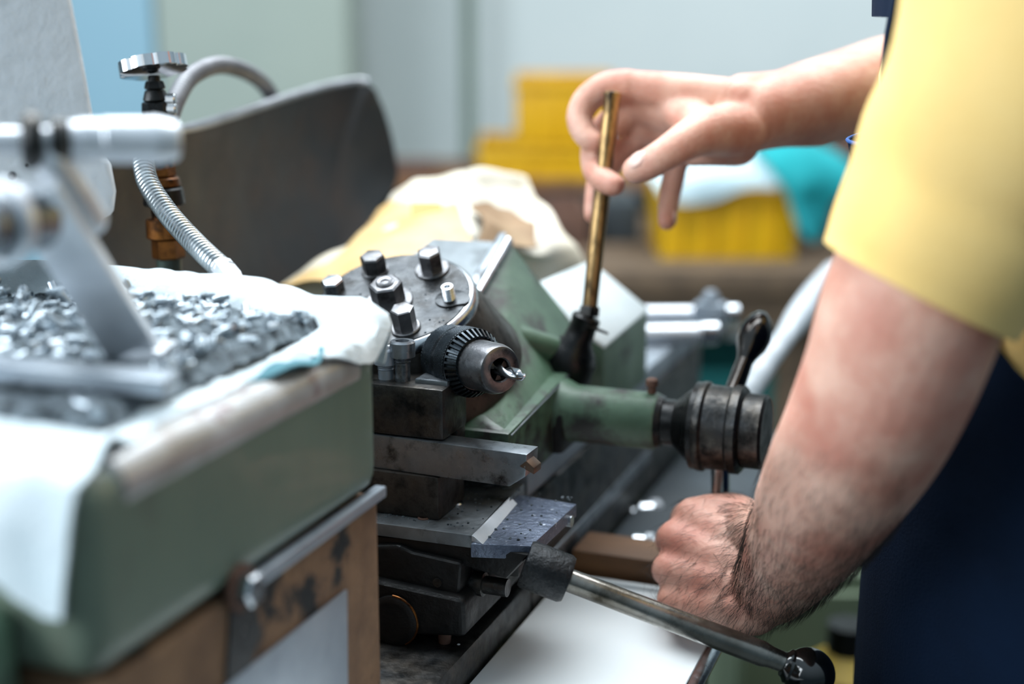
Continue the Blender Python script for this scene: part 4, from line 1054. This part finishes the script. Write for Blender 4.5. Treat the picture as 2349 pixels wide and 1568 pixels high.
# ---- trunk, neck, head, legs (mostly covered by clothing)
HC = V((-.075, TCY - .01, 1.735))                      # head centre, bowed a little towards the work
def ell(bm, zs, seg=36):
    rings = []
    for z, cx_, cy_, rx, ry in zs: rings.append(ringverts(bm, V((cx_, cy_, z)), X3, Y3, rx, ry, seg))
    skin_rings(bm, rings); return bm
def lean(z): return -.010 * max(0, z - 1.05) / .27
trunk = ell(bmesh.new(), [(z_, x_ + lean(z_), y_, a_, b_) for z_, x_, y_, a_, b_ in [(.86, .05, TCY, .09, .13), (.96, .045, TCY, .112, .160), (1.10, .035, TCY, .110, .155), (1.25, .030, TCY, .112, .160), (1.38, .028, TCY, .112, .172), (1.455, .028, TCY, .085, .165), (1.50, .028, TCY, .050, .10), (1.52, .02, TCY, .04, .05)]])
pr2 = [trunk, chain((V((-.015, TCY, 1.47)), .062), (V((-.032, TCY, 1.55)), .055), (V((-.052, TCY, 1.62)), .056), k=5),
       chain((V((.02, TCY - .1, 1.465)), .044), (S_L, .046), k=4), chain((V((.02, TCY + .1, 1.465)), .044), (S_R, .046), k=4)]
hb = bmesh.new(); ball(hb, HC + V((.012, 0, .02)), .098, 1.02, .80, 1.12, 32)
ball(hb, HC + V((-.030, 0, -.052)), .066, 1.0, .86, 1.05, 24)
pr2.append(hb)
nb_ = bmesh.new(); tube(nb_, [HC + V((-.088, 0, .022)), HC + V((-.104, 0, -.008)), HC + V((-.116, 0, -.026)), HC + V((-.094, 0, -.036))], [.008, .011, .015, .010], 12); pr2.append(nb_)
for s in (-1, 1):
    b_ = bmesh.new(); ball(b_, HC + V((.012, s * .080, -.005)), .03, .55, .28, 1.05, 16); pr2.append(b_)
    b_ = bmesh.new(); tube(b_, [HC + V((-.084, s * .014, .034)), HC + V((-.088, s * .034, .038)), HC + V((-.074, s * .055, .030))], [.006, .007, .005], 10); pr2.append(b_)
for dz, r in ((-.066, .0085), (-.078, .0095)):
    b_ = bmesh.new(); tube(b_, [HC + V((-.080, -.026, dz)), HC + V((-.096, 0, dz + .001)), HC + V((-.080, .026, dz))], [.004, r, .004], 10); pr2.append(b_)
for s in (-1, 1):
    pr2.append(chain((V((.05, TCY + s * .085, .90)), .085), (V((.045, TCY + s * .09, .70)), .074), (V((.04, TCY + s * .095, .49)), .054), (V((.05, TCY + s * .10, .33)), .055), (V((.055, TCY + s * .105, .10)), .036), k=6, seg=22))
trunk_bm = voxel_mesh(merge(*pr2), .006, 5)
body_bm = merge(armL_bm, armR_bm, trunk_bm)
# knead: fine skin relief
body = obj('body', body_bm, M['skin'], person, smooth=180)
bvh_src = bmesh.new(); bvh_src.from_mesh(body.data)
bmesh.ops.translate(bvh_src, verts=bvh_src.verts, vec=person.location)
BV = BVHTree.FromBMesh(bvh_src)

for s in (-1, 1):
    e_ = obj('eye', ball(bmesh.new(), HC + V((-.074, s * .032, .018)), .0125, seg=20), M['eye'], person)
    obj('iris', ball(bmesh.new(), HC + V((-.0835, s * .032, .017)), .0052, .6, 1, 1, seg=16), M['iris'], e_)
hr = bmesh.new(); ball(hr, HC + V((.022, 0, .034)), .103, 1.0, .84, 1.06, 36)
bmesh.ops.delete(hr, geom=[v for v in hr.verts if (v.co.x < HC.x - .045 and v.co.z < HC.z + .075) or v.co.z < HC.z - .045 or (v.co.x < HC.x + .01 and v.co.z < HC.z + .01)], context='VERTS')
bmesh.ops.solidify(hr, geom=hr.faces[:], thickness=.006)
obj('hair', hr, M['hair'], person)

# ---- nails
def nail(tipc, toward, along, r):
    h = BV.ray_cast(tipc + toward * .05, -toward)
    if h[0] is None: return
    n_ = h[1]; a = (along - n_ * along.dot(n_)).normalized(); b_ = n_.cross(a)
    m = Matrix((a, b_, n_)).transposed().to_4x4()
    obj('fingernail', ball(bmesh.new(), h[0] - n_ * .0012, r, 1.15, .85, .33, 18, m), M['nail'], person)
al = (H(1458, 390, 1.022) - H(1528, 352, 1.014)).normalized()
nail(H(1463, 378, 1.021), (-CF * .93 + CU * .28 - CR * .22).normalized(), al, .0072)
nail(H(1531, 500, 1.083), (CR * .9 - CF * .3).normalized(), -CU, .0050)

# ---- forearm hair: short thin strands on the lower left forearm and the back of the hand
bm = bmesh.new(); rng = random.Random(21)
axF = (W_L - E_L).normalized()
cand = []
for f in bvh_src.faces:
    c = f.calc_center_median(); n_ = f.normal
    if n_.dot(CF) > .25: continue
    v = c - CP; d = v.dot(CF); px = 1174.5 + FPX * v.dot(CR) / d; py = 784 - FPX * v.dot(CU) / d
    if py < 1020 or px > 2080 or d > 1.0 or d < .6: continue
    cand.append((c.copy(), n_.copy(), px, py))
def strand(c, n_, dr, L, w_):
    pts_ = []
    for k in range(5):
        u = k / 4
        pts_.append(c + dr * L * u + n_ * (.0004 + L * .26 * u * (1 - .45 * u)) + V((0, 0, -L * .12 * u * u)))
    sd = dr.cross(n_).normalized(); rows_ = []
    for k, p in enumerate(pts_):
        ww = w_ * (1 - .75 * k / 4)
        rows_.append([bm.verts.new(p + sd * ww), bm.verts.new(p - sd * ww * .5 + n_ * ww * .8), bm.verts.new(p - sd * ww * .5 - n_ * ww * .8)])
    skin_rings(bm, rows_)
cnt = 0; tries = 0
while cnt < 3600 and tries < 60000:
    tries += 1
    c, n_, px, py = cand[rng.randrange(len(cand))]
    # denser towards the wrist, the underside and the hand edge of the wrist
    fwd = max(0, min(1, (py - 1040) / 300))
    edge = max(0, 1 - abs((px - 1690) / 60)) if py > 1150 and py < 1420 else 0
    low = max(0, min(1, ((px - 1700) * .55 + (py - 1180)) / 260))
    pr_ = .10 + .5 * fwd * low + .8 * edge
    if px < 1650: pr_ = .30 if py > 1260 else .10
    if px < 1560: pr_ *= .3
    if rng.random() > pr_: continue
    if px < 1660: dr = (CR * -.75 - CU * .35 + V((rng.gauss(0, .3), rng.gauss(0, .3), rng.gauss(0, .3))))
    else: dr = axF * .9 - CR * .15 - CU * .35 + V((rng.gauss(0, .25), rng.gauss(0, .25), rng.gauss(0, .25)))
    dr = (dr - n_ * dr.dot(n_)).normalized()
    strand(c, n_, dr, rng.uniform(.008, .018), rng.uniform(.00009, .00014)); cnt += 1
obj('arm_hair', bm, M['hairarm'], person, label='fine dark hair on the left forearm', smooth=0)

# ---- shirt
def sleeve(path, hem_n, k=7, seg=44, thick=.006, wr=.0034, seed=0):
    """closed cloth tube: outside, hem, inside"""
    P = smooth_path([tuple(p) + (r,) for p, r in path], k)
    pts = [V(p[:3]) for p in P]; rad = [p[3] for p in P]
    nn_ = len(pts); bm_ = bmesh.new(); rings = []; px_ = None
    frames = []
    for i, p in enumerate(pts):
        tt = (pts[min(i + 1, nn_ - 1)] - pts[max(i - 1, 0)]).normalized()
        if px_ is None: x_, y_, _ = frame(tt)
        else: x_ = (px_ - tt * px_.dot(tt)).normalized(); y_ = tt.cross(x_)
        px_ = x_; frames.append((p, x_, y_, tt))
    hp = pts[-1]
    def proj_hem(q, tt, w_):
        # slide the last rings onto the slanted hem plane
        return q + tt * ((hp - q).dot(hem_n) / max(.2, tt.dot(hem_n))) * w_
    for inner in (0, 1):
        order = range(nn_) if not inner else range(nn_ - 1, nn_ - 12, -1)
        for i in order:
            p, x_, y_, tt = frames[i]; rg = []
            w_ = max(0, min(1, (i - nn_ * .35) / (nn_ * .65))); w_ = w_ * w_ * (3 - 2 * w_)
            for s_ in range(seg):
                a = 2 * PI * s_ / seg
                r = rad[i] - (thick if inner else 0)
                q = p + (x_ * math.cos(a) + y_ * math.sin(a)) * r
                q = proj_hem(q, tt, w_)
                nz_ = noise.noise(V((q.x * 16, q.y * 16, q.z * 7 + seed)))
                q = q + (x_ * math.cos(a) + y_ * math.sin(a)) * nz_ * wr * (1 + w_)
                rg.append(bm_.verts.new(q))
            rings.append(rg)
    skin_rings(bm_, rings); bmesh.ops.recalc_face_normals(bm_, faces=bm_.faces); return bm_
hemA, hemB, hemC = at(1905, 545, .69), at(2290, 752, .66), at(2110, 628, .76)
hn = (hemB - hemA).cross(hemC - hemA).normalized()
if hn.dot(at(2045, 850, .715) - at(2240, 300, .665)) < 0: hn = -hn
hemc = at(2112, 666, .695)
slL = sleeve([(V((.02, .83, 1.475)), .066), (V((.015, .76, 1.478)), .071), (S_L + V((0, .008, -.008)), .073), (at(2400, 100, .645), .066), (at(2300, 300, .668), .0575), (at(2200, 490, .683), .0530), (hemc, .0520)], hn)
slR = sleeve([(V((.02, 1.06, 1.475)), .068), (S_R, .071), (S_R.lerp(E_R, .55), .060), (S_R.lerp(E_R, .92), .056)], (E_R - S_R).normalized(), seed=5)
tors = ell(bmesh.new(), [(z_, x_ + lean(z_), y_, a_, b_) for z_, x_, y_, a_, b_ in [(1.00, .036, TCY, .121, .168), (1.10, .034, TCY, .122, .166), (1.25, .030, TCY, .121, .169), (1.36, .028, TCY, .121, .180), (1.43, .028, TCY, .106, .182), (1.485, .026, TCY, .078, .140), (1.520, .022, TCY, .062, .082), (1.545, .014, TCY, .064, .068), (1.550, .012, TCY, .056, .060)]], 64)
obj('shirt', merge(slL, slR, tors), M['shirt'], person, smooth=60)

# ---- overalls: trousers with a bib and shoulder straps
def orad(z):
    zs = [(.84, .128, .172), (.95, .131, .176), (1.05, .130, .175), (1.15, .129, .173), (1.25, .127, .175), (1.38, .127, .186), (1.44, .113, .188)]
    for (a, x0, y0), (b_, x1, y1) in zip(zs, zs[1:]):
        if a <= z <= b_:
            u = (z - a) / (b_ - a); return x0 + (x1 - x0) * u, y0 + (y1 - y0) * u
    return zs[-1][1:] if z > 1 else zs[0][1:]
def opt(a, z, ex=0.):
    rx, ry = orad(z); w_ = .0022 * noise.noise(V((a * 5, z * 9, 1)))
    return V((.032 + lean(z) - (rx + ex + w_) * math.cos(a), TCY - (ry + ex + w_) * math.sin(a), z))
rows = []
for i in range(46):
    z = .845 + (1.345 - .845) * i / 45; row = []
    am = PI if z < 1.10 else (PI - (PI - R(70)) * min(1, ((z - 1.10) / .12)) ** .6 if z < 1.22 else R(70) - R(18) * min(1, (z - 1.22) / .125))
    for k in range(73): row.append(opt(-am + 2 * am * k / 72, z))
    rows.append(row)
bib = sheet(rows, .0025)
legs = []
for s in (-1, 1):
    bm_ = bmesh.new(); rings = []
    for z, cx_, cy_, rx, ry in ((.875, .045, .080, .100, .096), (.80, .045, .086, .098, .092), (.65, .042, .091, .088, .086), (.49, .040, .096, .076, .078), (.30, .047, .100, .074, .076), (.12, .052, .104, .070, .072), (.09, .052, .104, .069, .071), (.09, .052, .104, .055, .058), (.14, .052, .104, .055, .058)):
        rings.append([bm_.verts.new(V((cx_ + rx * math.cos(a), TCY + s * cy_ + ry * math.sin(a), z)) + V((noise.noise(V((a * 2, z * 9, s))), noise.noise(V((a * 2, z * 9, s + 5))), 0)) * .005) for a in [2 * PI * k / 36 for k in range(36)]])
    skin_rings(bm_, rings); bmesh.ops.recalc_face_normals(bm_, faces=bm_.faces); legs.append(bm_)
ov = obj('overalls', merge(bib, *legs), M['navy'], person, smooth=60)
for s in (-1, 1):
    pts_ = [opt(s * R(30), 1.325, .004), opt(s * R(34), 1.42, .004), V((-.055, TCY + s * .10, 1.497)), V((.0, TCY + s * .085, 1.510)), V((.08, TCY + s * .07, 1.455)), V((.128, TCY + s * .05, 1.36)), V((.148, TCY + s * .02, 1.22)), V((.160, TCY, 1.10))]
    obj('strap', tube(bmesh.new(), [V(p) for p in smooth_path([tuple(p) for p in pts_], 6)], .019, 14, .16, up=X3), M['navy'], ov)
# breast pocket gaping open at the front edge of the bib
rows = []
for i in range(10):
    u = i / 9; row = []
    for k in range(13):
        a = R(-6) + R(40) * k / 12
        bulge = .013 * math.sin(PI * k / 12) * (u ** 1.3)
        row.append(opt(a, 1.235 + .085 * u, .003 + bulge))
    rows.append(row)
obj('pocket', sheet(rows, .0018), M['navy'], ov)
obj('pocket_hem', tube(bmesh.new(), [p + Z3 * .0008 for p in rows[-1]], .0012, 8), M['navyseam'], ov, label='bright blue worn pocket edge')
# collar tips of the shirt in navy
for s in (1, -1):
    rows = [[opt(s * R(10 + 34 * v_ / 4), 1.395 + .055 * u_ / 4 - .02 * abs(v_ - 2) / 2 * (u_ / 4), .006 + .008 * u_ / 4) for v_ in range(5)] for u_ in range(5)]
    obj('bib_buckle_tab', sheet(rows, .002), M['navy'], ov)
for s in (-1, 1):
    b_ = bmesh.new(); y0 = TCY + s * .105
    ball(b_, V((.045, y0, .055)), .05, 1.05, .85, 1.15, 24); ball(b_, V((-.045, y0, .038)), .05, 1.7, .92, .72, 24)
    b2 = voxel_mesh(b_, .005, 4)
    bmesh.ops.bisect_plane(b2, geom=b2.verts[:] + b2.edges[:] + b2.faces[:], plane_co=(0, 0, .006), plane_no=(0, 0, 1), clear_inner=True)
    bt_ = obj('boot', b2, M['boot'], person)
    obj('sole', prism([V((.045 - .018 + .125 * math.cos(a) * (1 if math.cos(a) < 0 else .6), y0 + .045 * math.sin(a), .0)) for a in [2 * PI * k / 28 for k in range(28)]], Z3 * .012, .003), M['black'], bt_)

# ================================================================== CAMERA, LIGHT
cam = bpy.data.cameras.new('camera'); co = bpy.data.objects.new('camera', cam); COL.objects.link(co)
co.location = CP
co.rotation_euler = Matrix((CR, CU, -CF)).transposed().to_euler()
cam.lens = 50; cam.sensor_width = 36; cam.sensor_fit = 'HORIZONTAL'; cam.clip_start = .02
cam.dof.use_dof = True; cam.dof.focus_distance = .893; cam.dof.aperture_fstop = 2.4
SC.camera = co
w = bpy.data.worlds.new('world'); SC.world = w; w.use_nodes = True
nt = w.node_tree; bg = nt.nodes['Background']
tc = nt.nodes.new('ShaderNodeTexCoord'); sp = nt.nodes.new('ShaderNodeSeparateXYZ'); rp = nt.nodes.new('ShaderNodeValToRGB')
nt.links.new(tc.outputs['Generated'], sp.inputs[0]); nt.links.new(sp.outputs['Z'], rp.inputs[0])
e = rp.color_ramp.elements
e[0].position = 0; e[0].color = (.10, .15, .18, 1); e[1].position = .9; e[1].color = (.62, .78, .90, 1)
nt.links.new(rp.outputs[0], bg.inputs['Color']); bg.inputs['Strength'].default_value = .85
def area(name, loc, tgt, sx, sy, pw, col):
    l = bpy.data.lights.new(name, 'AREA'); l.shape = 'RECTANGLE'; l.size = sx; l.size_y = sy; l.energy = pw; l.color = col
    o = bpy.data.objects.new(name, l); COL.objects.link(o); o.location = loc
    o.rotation_euler = (V(tgt) - V(loc)).to_track_quat('-Z', 'Y').to_euler(); return o
area('window_daylight', (-2.4, -1.0, 2.3), (-.3, .9, 1.1), 2.4, 1.8, 125, (.86, .94, 1))
area('ceiling_lamp', (-.7, 1.5, 3.1), (-.3, 1.0, 1.0), 2.0, 1.2, 85, (.90, .96, 1))
area('ceiling_lamp', (.4, 3.1, 3.0), (.2, 3.9, 1.0), 2.2, .6, 40, (.95, .98, 1))
SC.view_settings.view_transform = 'Standard'; SC.view_settings.look = 'None'
SC.view_settings.gamma = 1; SC.view_settings.use_curve_mapping = False
SC.view_settings.exposure = .28
